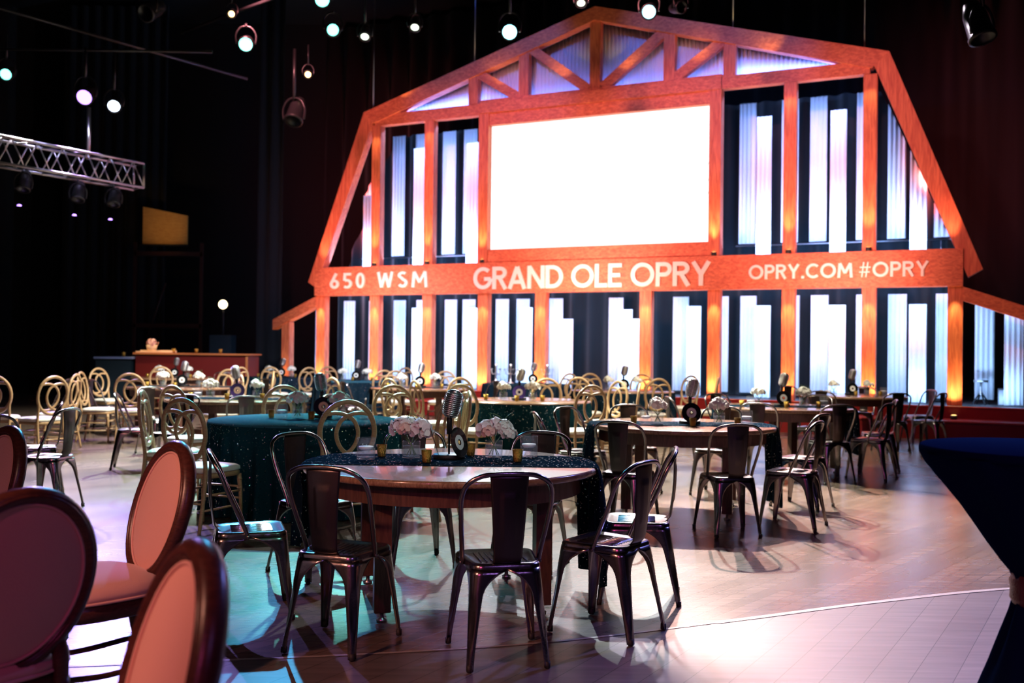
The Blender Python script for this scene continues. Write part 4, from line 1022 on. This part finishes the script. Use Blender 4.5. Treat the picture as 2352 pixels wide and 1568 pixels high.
# ------------------------------------------------------------------ lighting rig overhead
def emis(name, c, s): M_[name] = mat(name, c, .3, emit=c, es=s); return name
emis('lens_teal', (.18, 1.0, .78), 5); emis('lens_cyan', (.30, .85, 1.0), 5); emis('lens_white', (.65, .78, 1.0), 5); emis('lens_purple', (.42, .22, 1.0), 4); emis('lens_yellow', (1.0, .62, .25), 6); emis('lens_dim', (.75, .85, .70), 2.5)
def fixture(loc, aim, lens, label, size=1.0, zpipe=None, rl=.085):
    loc = Vector(loc); d = (Vector(aim) - loc).normalized()
    t = thing('stage_light', label, 'stage light', loc, group='stage lights on the overhead rig')
    R = d.to_track_quat('Z', 'Y').to_matrix()
    bd = obj('housing', MB().lathe([(.001, -.34 * size), (.07 * size, -.33 * size), (.10 * size, -.22 * size), (.11 * size, 0), (.12 * size, .0), (.12 * size, .03 * size), (.10 * size, .03 * size)], 20, R=R, cap=False), 'fixture', t)
    if lens: obj('lens', MB().lathe([(.001, .018 * size), (rl * size, .010 * size)], 24, R=R, cap=False), lens, bd)
    x = Vector((d.y, -d.x, 0)); x = x.normalized() if x.length > .1 else Vector((1, 0, 0))
    yk = cr([x * .14 * size, x * .15 * size + Vector((0, 0, .14 * size)), x * .07 * size + Vector((0, 0, .26 * size)), -x * .07 * size + Vector((0, 0, .26 * size)), -x * .15 * size + Vector((0, 0, .14 * size)), -x * .14 * size], 4)
    obj('yoke', MB().tube(yk, .014 * size, 6), 'fixture', t)
    zp = (zpipe - loc.z) if zpipe else .4
    obj('clamp', MB().tube([(0, 0, .26 * size), (0, 0, max(.3 * size, zp))], .02 * size, 8), 'fixture', t)
    return t
cam_aim = Vector((0, 2, 1.0))
fixture((-.1, 15.86, 6.50), (0, 3, 1), 'lens_cyan', 'bright cyan stage light above the left roof slope of the barn', 1.15, 7.5, .10)
fixture((2.13, 15.85, 6.85), (-.5, 5, 1), 'lens_cyan', 'cyan stage light just right of the barn peak', 1.1, 8.3, .095)
fixture((-3.11, 15.85, 6.98), (-1, 4, .5), 'lens_teal', 'teal stage light cut by the top edge', 1.1, 7.6, .10)
fixture((-3.23, 17.45, 7.01), (1.0, 5, 1), 'lens_teal', 'teal stage light right of the brightest green one at upper left', 1.1, 7.35, .09)
fixture((-4.76, 17.45, 6.74), (-2.6, 4, 0), 'lens_teal', 'brightest green stage light at the upper left centre', 1.15, 7.1, .11)
fixture((-5.02, 17.45, 7.27), (-3.6, 4, 0), 'lens_yellow', 'small yellow stage light left of the brightest green one', .7, 7.8, .075)
fixture((-3.97, 18.95, 6.63), (-2.4, 4, 0), 'lens_yellow', 'small yellow stage light hanging alone above the dark wing', .7, 7.2, .08)
fixture((-2.42, 15.86, 6.40), (-2.4, 13.0, 2.5), 'lens_dim', 'small white stage light pointing down, left of a similar one', .8, 7.2, .08)
fixture((-1.62, 15.86, 6.56), (-1.6, 13.0, 2.5), 'lens_dim', 'small white stage light pointing down, right of a similar one', .8, 7.2, .08)
fixture((1.04, 15.85, 6.98), (1.0, 13.0, 2.5), 'lens_dim', 'small white stage light over the barn peak at the top edge', .8, 8.0, .08)
fixture((-7.37, 16.96, 5.65), (-6.6, 4, -1.5), 'lens_purple', 'purple stage light above the left truss', 1.25, 6.5, .115)
fixture((-6.87, 16.96, 5.50), (-4.6, 6, -1.0), 'lens_white', 'blue white stage light right of the purple one', 1.05, 6.4, .095)
fixture((-8.73, 16.96, 6.02), (-7.4, 4, 0), 'lens_teal', 'small green stage light at the left edge', 1.0, 6.7, .09)
fixture((-6.05, 16.2, 6.85), (-7.5, 12.0, 4.0), None, 'unlit moving head with a pale reflection at the upper left', 1.3, 7.4)
fixture((-4.22, 18.9, 5.75), (-4.6, 17.4, 3.0), None, 'unlit stage light with reddish reflections hanging left of the barn', 1.5, 7.1)
fixture((4.70, 9.97, 4.62), (4.95, 9.5, 3.2), None, 'large dark moving head at the upper right corner', 1.15, 5.3)
fixture((2.70, 16.2, 7.05), (3.4, 14.5, 6.6), None, 'unlit reddish stage light beside the cyan one at the barn peak', .9, 8.3)
for k, (x, y) in enumerate(((-7.95, 16.05), (-7.35, 16.7), (-6.95, 17.2))):
    fx = fixture((x, y, 3.86 if k else 3.92), (x + .1, y - 1.5, 0), None, ['leftmost', 'middle', 'rightmost'][k] + ' dark moving head hanging under the left truss', .95, 4.2)
    obj('status_lamp', MB().lathe([(.001, 0), (.035, .0), (.03, .02), (.001, .03)], 12, c=(0, -.12, -.30)), 'lens_purple', fx, label='small violet glowing lens')
def pipe(a, b, label, r=.03):
    a, b = Vector(a), Vector(b); o = obj('lighting_pipe', MB().tube([Vector((0, 0, 0)), b - a], r, 8), 'fixture', None, a); tag(o, label, 'pipe', 'overhead lighting pipes')
pipe((-6.2, 18.3, 7.2), (4.6, 12.1, 8.6), 'long black lighting pipe above the tables parallel to the barn')
pipe((-10.5, 16.96, 6.45), (-5.2, 16.96, 6.45), 'black lighting pipe carrying the purple and blue white lights', .025)
pipe((-10.5, 14.4, 7.1), (-5.2, 19.2, 6.6), 'black lighting pipe above the left truss')
pipe((-5.6, 16.6, 7.5), (-1.0, 14.6, 7.7), 'black lighting pipe near the top edge left of the barn')
# aluminium box truss
tr = thing('lighting_truss', 'bright aluminium box truss hanging at the left', 'truss', (-8.6, 15.4, 4.25))
d = Vector((-6.72, 17.5, 4.15)) - Vector((-8.6, 15.4, 4.25)); L0 = d.length; dn = d.normalized(); sd_ = Vector((dn.y, -dn.x, 0)).normalized() * .36; hz_ = Vector((0, 0, .42))
for q in (Vector(), sd_, hz_, sd_ + hz_): obj('chord', MB().tube([q, q + d], .025, 8), 'alu', tr)
mb = MB(); nb = 7
for k in range(nb):
    a, b = dn * L0 * k / nb, dn * L0 * (k + 1) / nb; m_ = (a + b) / 2
    for q in (Vector(), sd_): mb.tube([a + q, m_ + q + hz_], .013, 6); mb.tube([m_ + q + hz_, b + q], .013, 6)
    mb.tube([a, m_ + sd_], .011, 6); mb.tube([a + hz_, m_ + sd_ + hz_], .011, 6)
obj('lacing', mb, 'alu', tr)
obj('end_frame', MB().tube([d, d + hz_, d + hz_ + sd_, d + sd_], .02, 6, closed=True), 'alu', tr)
hp = obj('hoist_pole', MB().tube([(0, 0, 4.6), (0, 0, 5.5)], .035, 10), 'alu', None, (-7.36, 17.1, 0)); tag(hp, 'bright vertical pole standing up from the left truss', 'pole')
spot((-7.3, 15.6, 5.9), (-7.5, 16.8, 4.4), 100, (.62, .58, 1.0), 60, .6, .04)
spot((-6.6, 16.2, 5.3), (-7.36, 17.0, 5.1), 60, (.75, .80, 1.0), 50, .6, .04)
for x, y, z0, z1, lb in ((B(-5.4, 0, .0).x, B(-5.4, 0).y, 6.8, 10.9, 'above the left eave'), (B(-2.8, 0).x, B(-2.8, 0).y, 7.55, 10.9, 'above the left roof slope'), (B(2.8, 0).x, B(2.8, 0).y, 7.6, 10.9, 'above the right roof slope'), (B(5.2, 0).x, B(5.2, 0).y, 6.95, 10.9, 'above the right eave')):
    o = obj('suspension_cable', MB().tube([(0, 0, 0), (0, 0, z1 - z0)], .012, 6), 'alu', None, (x, y, z0)); tag(o, 'thin vertical cable holding the facade ' + lb, 'cable', 'cables holding the facade')
